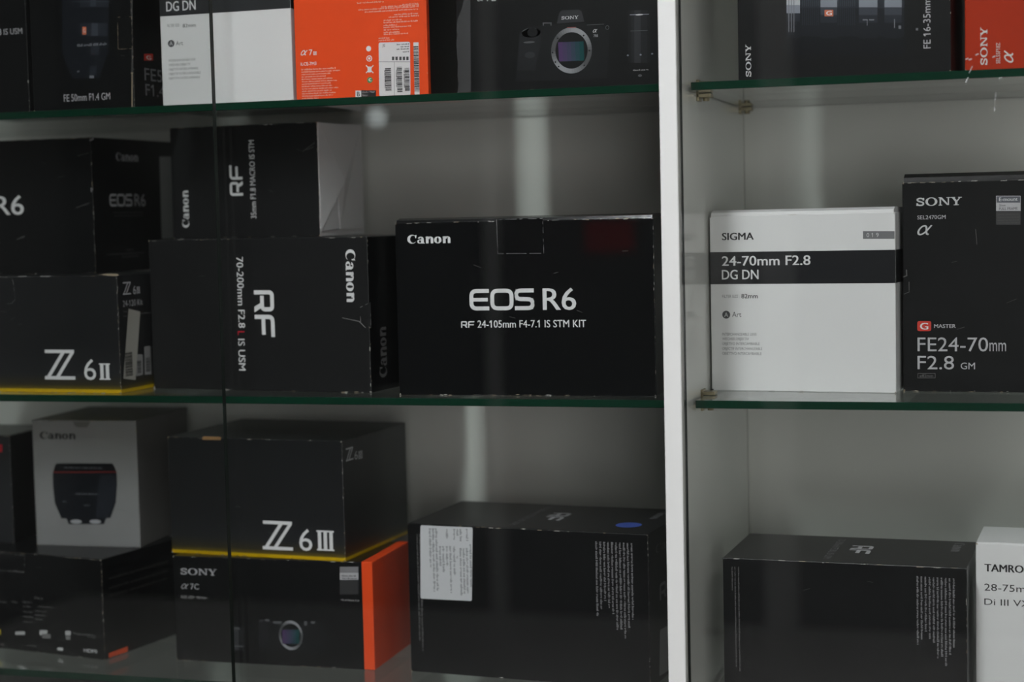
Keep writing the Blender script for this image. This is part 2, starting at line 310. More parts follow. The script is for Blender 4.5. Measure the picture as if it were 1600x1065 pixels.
PRINTS = [
["R6c","F","brand_name","L","CANON","wht",13.75,163.22,48.35,9.67,0,{}],
["R6c","F","model_name","L","EOS","wht",81.65,91.09,71.53,22.89,0,{}],
["R6c","F","model_name","T","R6","wht",162.11,91.08,36.28,22.7,0,{"bold":0.012}],
["R6c","F","kit_name","L","RF","wht",71.63,72.79,14.83,6.99,0,{}],
["R6c","F","kit_name","T","24-105mm F4-7.1 IS STM KIT","wht",89.87,72.7,118.68,7.66,0,{"bold":0.012}],
["R6c","F","TAB","P",[[114.28,151.23],[164.6,150.76],[164.01,187.4],[113.74,187.12]],"blk",0],
["RF70","F","brand_name","L","CANON","wht",257.35,158.11,57.99,12.48,3,{}],
["RF70","F","model_name","L","RF","wht",139.19,113.57,52.63,25.81,3,{}],
["RF70","F","lens_name","T","70-200mm F2.8","wht",117.72,151.32,80.33,8.58,3,{"bold":0.012}],
["RF70","F","lens_name","T","L","red",116.27,67.35,4.73,8.61,3,{"bold":0.012}],
["RF70","F","lens_name","T","IS USM","wht",116.35,58.61,36.18,8.62,3,{"bold":0.012}],
["RF70","R","side_brand_name","L","CANON","dim",38.56,14.54,56.0,18.57,1,{}],
["RF70","F","TAB","P",[[286.83,71.76],[286.94,99.87],[274.1,94.26],[274.36,78.05]],"blk",0],
["RF70","F","torn_crease","P",[[251.41,83.22],[272.81,79.18],[280.51,72.09],[280.02,71.59],[272.4,78.54],[251.39,82.51]],"grt",9],
["RF35","F","scratch_marks","P",[[174.17,98.13],[190.0,107.81],[190.3,107.07],[174.55,97.39]],"dim",1],
["RF35","F","scratch_marks","P",[[178.3,99.46],[188.2,102.77],[188.18,102.04],[178.27,98.73]],"dim",1],
["RF35","F","brand_name","L","CANON","wht",22.41,13.29,43.75,9.77,1,{}],
["RF35","F","model_name","L","RF","wht",95.19,49.17,35.67,17.29,1,{}],
["RF35","F","lens_name","T","35mm F1.8 MACRO IS STM","wht",111.65,22.4,90.62,6.96,1,{"bold":0.01}],
["RF35","R","FLAP","P",[[1.0,129.57],[116.85,132.01],[117.57,7.98],[49.92,8.24],[40.49,46.45],[58.84,63.02]],"gry",0],
["RF35","R","FLAP","P",[[1.0,129.57],[57.11,63.0],[0.79,6.05]],"gry",0],
["RF35","R","FLAP","P",[[55.22,60.74],[38.79,46.45],[48.19,8.26],[2.39,5.29]],"gry",0],
["Z6II","F","model_name","L","Z","wht",149.93,15.29,40.54,34.34,0,{}],
["Z6II","F","model_name","T","6","wht",202.13,15.42,16.0,23.44,0,{"bold":0.0}],
["Z6II","F","model_name","L","II","wht",222.08,15.61,14.65,18.62,0,{}],
["Z6II","R","side_model_name","L","Z","gry2",10.97,111.2,17.21,14.46,0,{}],
["Z6II","R","side_model_name","T","6","gry2",32.8,111.04,6.38,9.5,0,{}],
["Z6II","R","side_model_name","L","II","gry2",40.57,111.24,7.26,7.77,0,{}],
["Z6II","R","side_model_name","T","24-120 Kit","gry2",10.02,97.96,42.3,6.8,0,{}],
["Z6II","R","fine_print","N",[10.9,91.37,8.17,0.0,1.81],"dim",0,0],
["Z6II","R","fine_print","N",[10.54,86.3,8.16,0.0,1.81],"dim",0,0],
["Z6II","R","fine_print","N",[46.36,87.02,24.0,0.0,1.84],"dim",0,0],
["Z6II","R","price_sticker","P",[[4.73,16.66],[30.85,12.46],[46.31,90.2],[21.5,95.11]],"stk",2],
["Z6II","R","price_sticker","B",[9.75,18.59,15.67,27.91],"ink",3,0,1],
["Z6II","R","serial_sticker","P",[[32.4,16.67],[47.4,17.25],[48.23,40.73],[35.47,42.01]],"stk2",1],
["Z6II","R","serial_sticker","B",[35.27,19.87,8.74,14.76],"ink2",2,0,2],
["Z6II","R","barcode_sticker","P",[[51.16,16.6],[66.19,16.09],[65.59,49.54],[52.08,49.26]],"stk2",1],
["Z6II","R","barcode_sticker","B",[54.2,19.6,9.75,17.06],"ink2",2,0,3],
["Z6II","F","TAB","P",[[75.8,102.96],[108.95,102.81],[114.38,107.21],[112.82,127.89],[110.49,133.08],[77.34,132.66]],"blk",0],
["Z6II","F","worn_corner","P",[[226.27,135.15],[239.63,136.03],[251.23,135.76],[252.79,133.59],[241.17,133.41]],"kscuff",1],
["Z6II","F","worn_corner","P",[[119.21,134.47],[131.3,134.64],[130.38,133.4],[120.03,133.43]],"grt",1],
["Z6II","F","worn_corner","P",[[148.44,134.03],[163.84,134.47],[162.07,133.1],[149.26,133.15]],"grt",1],
["R6l","F","worn_corner","P",[[246.53,156.01],[252.8,159.52],[253.56,157.25],[249.11,155.17]],"gry3",1],
["R6l","F","worn_corner","P",[[246.6,100.9],[248.35,100.86],[247.93,95.61],[246.71,95.64]],"gry3",1],
["R6l","F","scratch_marks","P",[[229.97,138.95],[245.0,141.83],[244.97,141.24],[229.94,138.35]],"dim",1],
["R6l","F","scratch_marks","P",[[225.34,78.08],[243.14,82.95],[243.11,82.34],[225.31,77.48]],"dim",1],
["R6l","F","scratch_marks","P",[[140.47,42.15],[152.43,46.08],[152.84,45.16],[141.34,41.36]],"dim",1],
["R6l","F","model_name","T","R6","wht",111.02,71.43,41.75,22.65,0,{"bold":0.012}],
["R6l","F","model_name","L","EOS","wht",16.44,72.65,83.61,23.37,0,{}],
["R6l","R","side_brand_name","L","CANON","gry2",52.69,133.23,49.32,10.22,0,{}],
["R6l","R","side_model_name","L","EOS","gry2",34.79,78.56,50.87,15.27,0,{}],
["R6l","R","side_model_name","T","R6","gry2",90.78,78.77,25.15,14.87,0,{}],
["R6l","R","fine_print","N",[40.79,70.5,66.33,0.0,1.53],"dim",0,0],
["R6l","R","fine_print","N",[44.72,66.63,62.11,0.0,1.53],"dim",0,0],
["R6l","R","fine_print","N",[24.71,20.68,83.2,0.0,1.52],"dim",0,0],
["R6l","R","fine_print","N",[67.39,25.27,15.91,0.0,1.55],"dim",0,0],
["R6l","R","fine_print","N",[56.78,17.03,37.62,0.0,1.55],"dim",0,0],
["R6l","R","price_sticker","P",[[151.03,37.54],[202.35,37.31],[201.7,141.94],[152.63,140.79]],"stk3",1],
["can","F","brand_name","L","CANON","ink",10.34,131.61,47.83,9.22,0,{}],
["can","F","lens_picture","P",[[44.43,27.14],[91.59,28.14],[94.89,35.68],[100.43,35.79],[108.45,54.77],[111.08,76.73],[111.22,90.02],[107.84,100.13],[105.41,102.84],[31.86,101.9],[28.68,98.32],[25.66,88.81],[25.37,73.02],[26.63,53.28],[34.82,34.06],[41.73,34.2]],"lk1",0],
["can","F","lens_picture","P",[[81.24,35.4],[96.6,35.71],[106.82,56.31],[109.28,74.36],[109.46,88.44],[87.79,88.12]],"lk2",1],
["can","F","lens_picture","P",[[26.63,91.19],[110.91,92.75],[107.84,100.13],[105.41,102.84],[31.86,101.9],[28.68,98.32]],"lk0",1],
["can","F","lens_picture","P",[[25.98,90.16],[111.29,91.74],[111.18,93.15],[26.39,91.58]],"redd",2],
["can","F","lens_picture","E",[54.47,30.51,7.73,2.53,0.0],"lsil",2],
["can","F","lens_picture","E",[80.2,31.05,7.69,2.52,0.0],"lsil",2],
["can","F","lens_picture","N",[55.1,64.04,29.18,0.0,1.73],"lmk",2,0],
["can","F","lens_picture","N",[65.63,50.05,7.71,0.0,1.73],"lmk",2,0],
["can","F","lens_picture","N",[37.46,54.27,5.14,0.0,1.74],"lmk",2,0],
["can","F","lens_picture","N",[41.07,96.12,51.35,0.0,1.73],"lmk",2,0],
["can","F","NOTCH","P",[[57.6,148.89],[61.32,146.18],[73.28,146.27],[76.39,149.03],[78.71,153.5],[55.48,153.34]],"drkg",0],
["blk8","F","format_icon#0","P",[[112.51,18.31],[127.65,19.64],[127.89,23.97],[112.75,22.65]],"wht2",0],
["blk8","F","format_icon#1","P",[[150.66,21.27],[162.59,22.32],[162.92,28.57],[151.0,27.54]],"wht2",0],
["blk8","F","format_icon#2","P",[[154.43,17.7],[167.33,18.85],[167.62,24.32],[154.73,23.19]],"grt",0],
["blk8","F","format_icon#3","P",[[190.18,24.74],[198.49,25.48],[198.78,30.91],[190.47,30.18]],"wht2",0],
["blk8","F","format_icon#4","P",[[190.88,19.39],[197.72,20.0],[197.97,24.66],[191.12,24.05]],"grt",0],
["blk8","F","format_icon#5","P",[[177.41,4.98],[185.77,5.75],[185.97,9.65],[177.61,8.89]],"wht2",0],
["blk8","F","format_icon#9","P",[[84.0,16.2],[89.63,16.69],[89.99,23.05],[84.36,22.56]],"yel",0],
["blk8","F","interface_logo","T","HDMI","wht2",217.39,7.12,20.24,4.26,0,{"bold":0.02}],
["blk8","F","fine_print","N",[90.36,56.23,10.16,0.0,2.38],"dim",0,0],
["blk8","F","fine_print","N",[108.66,57.68,10.08,0.0,2.37],"dim",0,0],
["blk8","F","fine_print","N",[125.82,59.05,15.01,0.0,2.36],"dim",0,0],
["blk8","F","fine_print","N",[126.52,53.62,12.01,0.0,2.36],"dim",0,0],
["blk8","F","fine_print","N",[145.11,65.25,11.91,0.0,2.35],"dim",0,0],
["blk8","F","fine_print","N",[150.54,55.56,21.77,0.0,2.35],"dim",0,0],
["blk8","F","fine_print","N",[126.18,47.33,14.02,0.0,2.36],"dim",0,0],
["blk8","F","fine_print","N",[126.83,41.12,15.01,0.0,2.36],"dim",0,0],
["blk8","F","fine_print","N",[145.26,49.67,16.88,0.0,2.35],"dim",0,0],
["blk8","F","fine_print","N",[145.0,44.97,16.88,0.0,2.35],"dim",0,0],
["blk8","F","fine_print","N",[144.7,39.49,12.92,0.0,2.35],"dim",0,0],
["blk8","F","fine_print","N",[126.49,34.82,13.02,0.0,2.36],"dim",0,0],
["blk8","F","fine_print","N",[201.01,27.24,33.85,0.0,2.33],"dim",0,0],
["blk8","F","fine_print","N",[224.06,24.65,10.57,0.0,2.32],"dim",0,0],
["blk8","F","fine_print","N",[83.27,3.46,13.27,0.0,2.39],"dim",0,0],
["blk8","F","fine_print","N",[130.92,6.2,14.01,0.0,2.37],"dim",0,0],
["blk8","F","fine_print","N",[82.44,95.82,47.51,0.0,1.74],"grt",0,0],
["blk8","F","TAB","P",[[61.94,95.16],[130.96,97.7],[133.04,117.32],[63.23,117.38]],"blk",0],
["blk8","R","orange_patch","P",[[6.59,1.19],[41.34,0.65],[41.73,7.18],[6.93,6.87]],"orn",0],
["blk8","R","fine_print","N",[12.16,93.82,35.34,0.0,2.27],"dim2",0,0],
["blk8","R","fine_print","N",[51.09,93.53,72.98,0.0,2.3],"dim2",0,0],
["blk8","R","fine_print","N",[11.48,82.49,35.33,0.0,2.27],"dim2",0,0],
["blk8","R","fine_print","N",[50.4,82.01,72.96,0.0,2.31],"dim2",0,0],
["blk8","R","fine_print","N",[10.93,73.42,35.33,0.0,2.27],"dim2",0,0],
["blk8","R","fine_print","N",[49.85,72.79,72.95,0.0,2.31],"dim2",0,0],
["drk6","F","brand_mark","P",[[93.94,113.1],[98.79,113.15],[99.25,122.73],[94.4,122.69]],"red",0],
["a7C","F","brand_name","L","SONY","gry2",9.35,101.87,46.26,7.96,0,{}],
["a7C","F","model_name","L","ALPHA","gry2",9.33,84.98,9.59,6.45,0,{"bold":0.02,"xh":1,"sh":0.25}],
["a7C","F","model_name","T","7C","gry2",21.14,85.04,10.87,6.51,0,{"bold":0.01}],
["a7C","F","fine_print","N",[8.65,73.96,33.15,0.0,3.42],"grt",0,0],
["a7C","F","mount_badge","P",[[208.16,111.45],[230.67,112.22],[230.86,118.47],[208.36,117.72]],"gry3",0],
["a7C","F","mount_badge","P",[[207.88,102.6],[230.39,103.4],[230.65,111.85],[208.15,111.09]],"gry2",0],
["a7C","F","mount_badge","P",[[207.36,85.99],[229.89,86.84],[230.37,102.66],[207.86,101.87]],"drkg",0],
["a7C","F","mount_badge","N",[210.35,106.74,17.84,0.0,1.77],"drkg",1,0],
["a7C","F","mount_badge","N",[210.25,103.79,17.85,0.0,1.77],"drkg",1,0],
["a7C","F","mount_badge","N",[208.37,78.65,21.82,0.0,2.22],"grt",0,0],
["a7C","F","camera_picture","P",[[104.62,14.61],[187.16,16.24],[189.12,52.71],[174.24,53.57],[106.74,51.49]],"cb1",0],
["a7C","F","camera_picture","P",[[104.83,20.63],[117.63,20.47],[117.07,49.68],[110.74,51.66],[105.85,49.21]],"cb2",1],
["a7C","F","camera_picture","P",[[105.84,48.83],[117.05,49.31],[117.11,50.81],[105.89,50.33]],"cb3",1],
["a7C","F","camera_picture","P",[[107.46,49.28],[112.27,49.48],[112.37,52.48],[107.56,52.28]],"cb4",1],
["a7C","F","camera_picture","P",[[113.89,50.3],[119.49,50.53],[119.61,53.9],[114.01,53.67]],"cb4",1],
["a7C","F","camera_picture","P",[[124.2,48.48],[134.56,48.92],[134.67,51.92],[124.31,51.48]],"cb4",1],
["a7C","F","camera_picture","P",[[162.24,47.86],[166.19,48.03],[166.36,53.24],[162.41,53.08]],"cb4",1],
["a7C","F","camera_picture","P",[[170.99,50.46],[175.72,50.66],[175.82,53.64],[171.09,53.44]],"cb4",1],
["a7C","F","camera_picture","E",[145.79,35.96,15.05,17.21,0.8],"RING",2],
["a7C","F","camera_picture","E",[145.79,35.96,12.2,13.92,0.0],"cb0",1],
["a7C","F","camera_picture","P",[[134.55,25.37],[155.61,26.7],[156.16,43.13],[135.11,41.85]],"sens",2],
["a7C","F","camera_picture","P",[[70.78,14.53],[86.14,14.87],[87.57,43.17],[71.83,42.88]],"cb2",1],
["a7C","F","camera_picture","P",[[74.02,14.68],[79.67,14.57],[81.12,42.9],[75.07,43.02]],"cb3",2],
["a7C","F","camera_picture","P",[[74.94,39.62],[82.21,39.78],[82.3,42.2],[75.03,42.03]],"cb4",3],
["a7C","F","camera_picture","P",[[70.95,19.07],[86.31,19.55],[86.37,21.29],[71.01,20.74]],"cb4",3],
["a7C","R","fine_print","N",[14.12,110.26,25.52,0.0,2.9],"red2",0,0],
["a7C","R","fine_print","N",[12.23,87.05,25.67,0.0,2.18],"red2",0,0],
["a7C","R","side_label","P",[[96.18,9.62],[112.25,8.04],[116.55,60.65],[102.71,61.35]],"dim3",0],
["a7C","R","side_label","E",[86.97,8.8,10.1,3.77,0.0],"drkg",1],
["a7C","R","fine_print","N",[11.34,76.16,51.6,0.0,1.81],"red2",0,0],
["a7C","R","fine_print","N",[10.81,69.64,51.63,0.0,1.81],"red2",0,1],
["a7C","R","fine_print","N",[10.28,63.11,51.66,0.0,1.81],"red2",0,2],
["a7C","R","fine_print","N",[9.75,56.58,51.7,0.0,1.81],"red2",0,3],
["a7C","R","fine_print","N",[9.22,50.05,51.73,0.0,1.81],"red2",0,4],
["a7C","R","fine_print","N",[8.68,43.52,51.77,0.0,1.81],"red2",0,5],
["Z6III","F","model_name","L","Z","wht",120.94,9.85,38.97,33.54,0,{}],
["Z6III","F","model_name","T","6","wht",168.1,10.66,16.64,24.76,0,{}],
["Z6III","F","model_name","L","III","wht",190.53,11.68,21.83,23.19,0,{}],
["Z6III","R","side_model_name","L","Z","gry2",8.35,113.26,19.51,14.91,0,{}],
["Z6III","R","side_model_name","T","6","gry2",31.24,112.25,8.54,9.51,0,{}],
["Z6III","R","side_model_name","L","III","gry2",41.48,111.56,11.03,8.82,0,{}],
["Z6III","F","torn_edge","P",[[46.16,135.31],[70.68,135.14],[70.84,139.25],[47.16,139.08]],"kraft",0],
["RFlow","F","address_sticker","P",[[13.97,84.09],[76.6,84.96],[79.69,167.72],[16.37,167.56]],"stkw",1],
["RFlow","F","address_sticker","N",[26.46,164.38,0.0,-43.56,2.82],"stki",2,0],
["RFlow","F","address_sticker","N",[30.38,164.55,0.0,-71.17,2.81],"stki",2,1],
["RFlow","F","address_sticker","N",[34.28,164.72,0.0,-68.93,2.81],"stki",2,2],
["RFlow","F","address_sticker","N",[38.4,144.67,0.0,-21.74,2.81],"stki",2,3],
["RFlow","F","address_sticker","N",[42.3,144.86,0.0,-28.98,2.8],"stki",2,4],
["RFlow","F","address_sticker","N",[47.12,164.57,0.0,-11.55,2.8],"stki",2,5],
["RFlow","F","address_sticker","N",[46.58,145.06,0.0,-23.16,2.8],"stki",2,5],
["RFlow","F","address_sticker","N",[50.86,145.26,0.0,-52.13,2.79],"stki",2,6],
["RFlow","F","address_sticker","N",[56.04,164.96,0.0,-11.54,2.79],"stki",2,7],
["RFlow","F","address_sticker","N",[55.51,145.49,0.0,-32.53,2.79],"stki",2,7],
["RFlow","F","address_sticker","N",[59.91,165.13,0.0,-7.92,2.78],"stki",2,8],
["RFlow","F","address_sticker","N",[59.1,134.85,0.0,-2.89,2.79],"stki",2,8],
["RFlow","F","address_sticker","N",[63.78,165.3,0.0,-13.68,2.78],"stki",2,9],
["RFlow","F","address_sticker","N",[63.2,143.69,0.0,-53.46,2.78],"stki",2,9],
["RFlow","F","address_sticker","N",[67.06,143.88,0.0,-49.81,2.78],"stki",2,10],
["RFlow","F","address_sticker","N",[71.49,165.64,0.0,-13.66,2.77],"stki",2,11],
["RFlow","F","address_sticker","N",[70.92,144.07,0.0,-49.77,2.77],"stki",2,11],
["RFlow","F","address_sticker","N",[75.27,148.58,0.0,-47.55,2.77],"stki",2,12],
["RFlow","F","fine_print","N",[222.38,158.69,0.0,-81.34,2.47],"gry3",0,0],
["RFlow","F","fine_print","N",[226.86,158.69,0.0,-74.31,2.47],"gry3",0,1],
["RFlow","F","fine_print","N",[231.33,158.69,0.0,-63.51,2.46],"gry3",0,2],
["RFlow","F","fine_print","N",[235.79,158.69,0.0,-72.71,2.46],"gry3",0,3],
["RFlow","F","fine_print","N",[240.25,158.69,0.0,-77.69,2.46],"gry3",0,4],
["RFlow","F","fine_print","N",[244.7,158.69,0.0,-95.28,2.45],"gry3",0,5],
["RFlow","F","fine_print","N",[249.14,158.69,0.0,-93.52,2.45],"gry3",0,6],
["RFlow","F","fine_print","N",[253.57,158.69,0.0,-104.15,2.44],"gry3",0,7],
["RFlow","F","fine_print","N",[258.0,158.69,0.0,-91.26,2.44],"gry3",0,8],
["RFlow","F","fine_print","N",[262.42,158.7,0.0,-82.6,2.43],"gry3",0,9],
["RFlow","F","fine_print","N",[10.96,157.16,0.0,-121.2,2.36],"dim",0,0],
["RFlow","F","fine_print","N",[14.5,157.32,0.0,-132.13,2.36],"dim",0,1],
["RFlow","T","round_sticker","E",[245.33,48.52,14.32,15.73,0.0],"blu",1],
["RFlow","R","side_brand_name","L","CANON","dim",25.57,142.45,102.03,9.69,0,{}],
["RFlow","R","side_model_name","L","RF","grt",39.62,88.94,53.12,18.16,0,{}],
["RFlow","R","serial_sticker","P",[[32.36,7.07],[72.52,3.97],[75.46,54.53],[37.74,56.79]],"stk2",1],
["RFr","F","fine_print","N",[196.91,142.59,0.0,-69.35,2.13],"gry3",0,3],
["RFr","F","fine_print","N",[200.86,142.52,0.0,-64.02,2.13],"gry3",0,4],
["RFr","F","fine_print","N",[204.8,142.44,0.0,-55.06,2.13],"gry3",0,5],
["RFr","F","fine_print","N",[208.74,142.37,0.0,-62.73,2.12],"gry3",0,6],
["RFr","F","fine_print","N",[212.67,142.3,0.0,-66.29,2.12],"gry3",0,7],
["RFr","F","fine_print","N",[216.6,142.22,0.0,-80.99,2.12],"gry3",0,8],
["RFr","F","fine_print","N",[220.52,142.15,0.0,-79.31,2.11],"gry3",0,9],
["RFr","F","fine_print","N",[224.43,142.08,0.0,-88.76,2.11],"gry3",0,10],
["RFr","F","fine_print","N",[228.34,142.01,0.0,-77.08,2.11],"gry3",0,11],
["RFr","F","fine_print","N",[232.24,141.93,0.0,-70.42,2.1],"gry3",0,12],
["RFr","F","fine_print","N",[9.29,143.71,0.0,-24.83,1.48],"dim",0,0],
["RFr","F","fine_print","N",[12.32,143.84,0.0,-105.05,1.48],"dim",0,1],
["RFr","F","fine_print","N",[16.01,144.01,0.0,-109.71,1.48],"dim",0,2],
["RFlow","T","top_brand_name","L","CANON","gry3",255.21,145.36,53.72,11.4,3,{"bold":0}],
["RFlow","T","top_model_name","L","RF","gry2",138.18,104.28,47.4,22.8,3,{"bold":0}],
["RFlow","T","top_lens_name","T","70-200mm F2.8 L IS USM","gry3",115.62,140.62,121.66,7.6,3,{"bold":0.012}],
["RFr","T","top_brand_name","L","CANON","gry3",222.63,129.72,47.94,11.4,3,{"bold":0}],
["RFr","T","top_model_name","L","RF","gry2",120.54,93.06,42.3,22.8,3,{"bold":0}],
["RFr","T","top_lens_name","T","70-200mm F2.8 L IS USM","gry3",100.86,125.49,108.57,7.6,3,{"bold":0.012}],
["Sig","F","brand_name","T","SIGMA","ink",13.26,160.09,34.55,7.45,0,{"bold":0.028}],
["Sig","F","number_badge","P",[[162.12,159.07],[194.23,158.56],[194.28,166.39],[162.18,166.96]],"midg",0],
["Sig","F","number_badge","T","0 1 9","wht2",165.8,160.78,12.4,4.14,0,{"ly":1}],
["Sig","F","black_band","P",[[-1.38,114.05],[195.28,112.75],[195.64,146.45],[-1.22,148.42]],"blk2",0],
["Sig","F","lens_name","T","24-70mm F2.8","wht",12.87,132.97,94.68,9.9,0,{"bold":0.014,"ly":1}],
["Sig","F","lens_name","T","DG DN","wht",12.66,118.51,39.7,9.92,0,{"bold":0.014,"ly":1}],
["Sig","F","filter_size","T","FILTER SIZE :","midg",12.8,98.99,18.76,2.99,0,{}],
["Sig","F","filter_size","T","82mm","ink",33.43,98.44,17.72,4.54,0,{"bold":0.012}],
["Sig","F","art_mark","E",[16.8,81.01,4.32,4.22,0.0],"midg2",0],
["Sig","F","art_mark","T","A","wht2",14.74,78.7,4.18,4.63,0,{"ly":1,"bold":0.01}],
["Sig","F","art_mark","T","Art","midg2",23.24,78.7,9.92,5.3,0,{}],
["Sig","F","fine_print","T","INTERCHANGEABLE LENS","midg",12.23,58.91,37.04,2.73,0,{}],
["Sig","F","fine_print","T","WECHSELOBJEKTIV","midg",12.16,53.99,28.77,2.73,0,{}],
["Sig","F","fine_print","T","OBJETIVO INTERCAMBIABLE","midg",12.09,48.87,40.5,2.73,0,{}],
["Sig","F","fine_print","T","OBJECTIF INTERCHANGEABLE","midg",12.01,43.61,43.26,2.73,0,{}],
["Sig","F","fine_print","T","OBIETTIVO INTERCAMBIABILE","midg",11.94,38.41,42.44,2.74,0,{}],
["Sig2","F","black_band","P",[[-2.75,100.38],[163.8,99.44],[165.06,135.55],[-2.3,135.83]],"blk3",0],
["Sig2","F","lens_name","T","DG DN","wht",8.46,105.01,36.68,10.5,0,{"bold":0.016,"ly":1}],
["Sig2","F","filter_size","T","FILTER SIZE :","midg",8.95,87.78,16.81,3.15,0,{}],
["Sig2","F","filter_size","T","82mm","ink2",28.09,86.37,16.3,3.84,0,{"bold":0.012}],
["Sig2","F","art_mark","E",[13.01,69.63,4.16,3.93,0.0],"midg2",0],
["Sig2","F","art_mark","T","A","wht2",10.92,67.63,4.0,4.21,0,{"ly":1,"bold":0.01}],
["Sig2","F","art_mark","T","Art","midg2",18.92,67.22,8.8,4.56,0,{}],
["Sig2","F","fine_print","T","INTERCHANGEABLE LENS","midg",9.38,49.76,33.16,2.53,0,{}],
["Sig2","F","fine_print","T","WECHSELOBJEKTIV","midg",9.17,44.83,26.82,2.53,0,{}],
["Sig2","F","fine_print","T","OBJETIVO INTERCAMBIABLE","midg",8.97,39.91,36.74,2.53,0,{}],
["Sig2","F","fine_print","T","OBJECTIF INTERCHANGEABLE","midg",8.76,34.98,39.76,2.53,0,{}],
["Sig2","F","fine_print","T","OBIETTIVO INTERCAMBIABILE","midg",8.56,30.05,38.74,2.54,0,{}],
["SGM","F","brand_name","L","SONY","wht2",14.26,191.31,45.5,8.66,0,{}],
["SGM","F","model_code","T","SEL2470GM","gry2",15.15,177.77,28.4,3.94,0,{"bold":0.008}],
["SGM","F","alpha_mark","L","ALPHA","wht2",15.06,161.41,15.24,10.52,0,{"bold":0.02,"xh":1,"sh":0.25}],
["SGM","F","mount_badge","P",[[93.39,184.71],[117.28,184.19],[117.3,199.38],[93.43,199.97]],"gry2",0],
["SGM","F","mount_badge","P",[[93.92,193.04],[116.86,192.51],[116.87,198.88],[93.93,199.44]],"slat",1],
["SGM","F","mount_badge","T","E-mount","wht",96.3,194.6,18.08,3.49,0,{"ly":2,"bold":0.005}],
["SGM","F","mount_badge","T","35mm","ink2",96.29,189.11,6.25,2.26,0,{"ly":2}],
["SGM","F","mount_badge","T","FULL FRAME","ink2",96.28,185.55,18.08,2.59,0,{"ly":2,"bold":0.01}],
["SGM","F","mount_badge","P",[[93.36,170.73],[117.26,170.26],[117.28,183.48],[93.39,184.0]],"drkg",0],
["SGM","F","mount_badge","N",[95.01,180.41,20.58,0.0,1.29],"dim2",1,336],
["SGM","F","mount_badge","N",[95.0,177.49,20.59,0.0,1.29],"dim2",1,340],
["SGM","F","mount_badge","N",[95.0,174.58,20.59,0.0,1.29],"dim2",1,345],
["SGM","F","mount_badge","N",[94.99,171.99,20.59,0.0,1.29],"dim2",1,349],
["SGM","F","master_badge","P",[[14.49,62.71],[28.51,62.72],[28.56,73.03],[14.55,73.05]],"red3",0],
["SGM","F","master_badge","T","G","wht",17.22,64.37,8.4,6.75,0,{"ly":1,"bold":0.02}],
["SGM","F","master_badge","T","MASTER","gry2",31.48,66.02,21.67,3.77,0,{"bold":0.018}],
["SGM","F","lens_name","T","FE24-70","gry2",14.63,41.95,70.58,14.13,0,{}],
["SGM","F","lens_name","T","mm","gry2",86.47,42.22,16.37,8.71,0,{"xh":1}],
["SGM","F","lens_name","T","F2.8","gry2",14.52,23.28,36.72,13.69,0,{}],
["SGM","F","lens_name","T","GM","gry2",57.83,23.59,14.27,6.66,0,{}],
["SGM","F","filter_size","P",[[14.49,18.56],[32.47,18.7],[32.47,19.17],[14.5,19.02]],"dim",0],
["SGM","F","filter_size","P",[[14.47,13.9],[32.45,14.06],[32.45,14.52],[14.47,14.37]],"dim",0],
["SGM","F","filter_size","P",[[14.47,13.9],[14.92,13.91],[14.95,19.03],[14.5,19.02]],"dim",0],
["SGM","F","filter_size","P",[[31.99,14.06],[32.45,14.06],[32.47,19.17],[32.02,19.16]],"dim",0],
["SGM","F","filter_size","T","ø82mm","dim",16.61,15.18,13.58,2.66,0,{}],
["SGM","F","scratch_marks","P",[[-0.28,119.08],[3.62,120.36],[3.34,126.31],[4.31,126.3],[4.66,119.69],[0.36,118.08]],"dim",1],
["SGM","F","scratch_marks","P",[[5.92,113.73],[6.82,113.72],[6.77,104.46],[6.12,104.46]],"dim",1],
["SGM","F","scratch_marks","P",[[72.96,166.57],[73.6,166.56],[74.68,150.93],[74.17,150.93]],"dim",1],
["SGM","F","scratch_marks","P",[[0.91,101.19],[6.76,103.8],[7.02,103.13],[1.1,100.53]],"dim",1],
["Tam","F","brand_name","T","TAMRON","ink",8.39,143.51,46.4,7.5,0,{"bold":0.03}],
["Tam","F","lens_name","T","28-75mm F/2.8","ink3",8.33,123.92,79.97,6.99,0,{}],
["Tam","F","lens_name","T","Di III VXD","ink3",8.28,109.4,53.82,6.35,0,{}],
["FE16","F","brand_name","L","SONY","wht2",13.35,5.22,32.38,5.71,1,{}],
["FE16","F","lens_name","T","FE 16-35mm F2.8 GM","gry2",190.56,24.01,84.31,6.71,1,{}],
["FE16","F","lens_picture","P",[[50.54,126.7],[166.03,118.26],[166.08,127.26],[50.65,135.91]],"lk0",0],
["FE16","F","lens_picture","P",[[50.44,117.48],[165.97,109.25],[166.03,118.26],[50.54,126.7]],"lk1",0],
["FE16","F","lens_picture","P",[[50.33,108.25],[165.91,100.23],[165.97,109.25],[50.44,117.48]],"lk2",0],
["FE16","F","lens_picture","P",[[50.23,99.02],[165.86,91.2],[165.91,100.23],[50.33,108.25]],"lk2",0],
["FE16","F","lens_picture","P",[[50.12,89.78],[165.8,82.17],[165.86,91.2],[50.23,99.02]],"lk3",0],
["FE16","F","lens_picture","P",[[50.02,80.53],[165.74,73.13],[165.8,82.17],[50.12,89.78]],"lk3",0],
["FE16","F","lens_picture","P",[[49.91,71.27],[165.68,64.08],[165.74,73.13],[50.02,80.53]],"lk2",0],
["FE16","F","lens_picture","P",[[49.81,62.0],[165.63,55.03],[165.68,64.08],[49.91,71.27]],"lk1",0],
["FE16","F","lens_picture","P",[[49.7,52.73],[165.57,45.97],[165.63,55.03],[49.81,62.0]],"lk1",0],
["FE16","F","lens_picture","P",[[49.59,43.45],[165.51,36.9],[165.57,45.97],[49.7,52.73]],"lk1",0],
["FE16","F","lens_picture","P",[[49.49,34.16],[165.45,27.83],[165.51,36.9],[49.59,43.45]],"lk0",0],
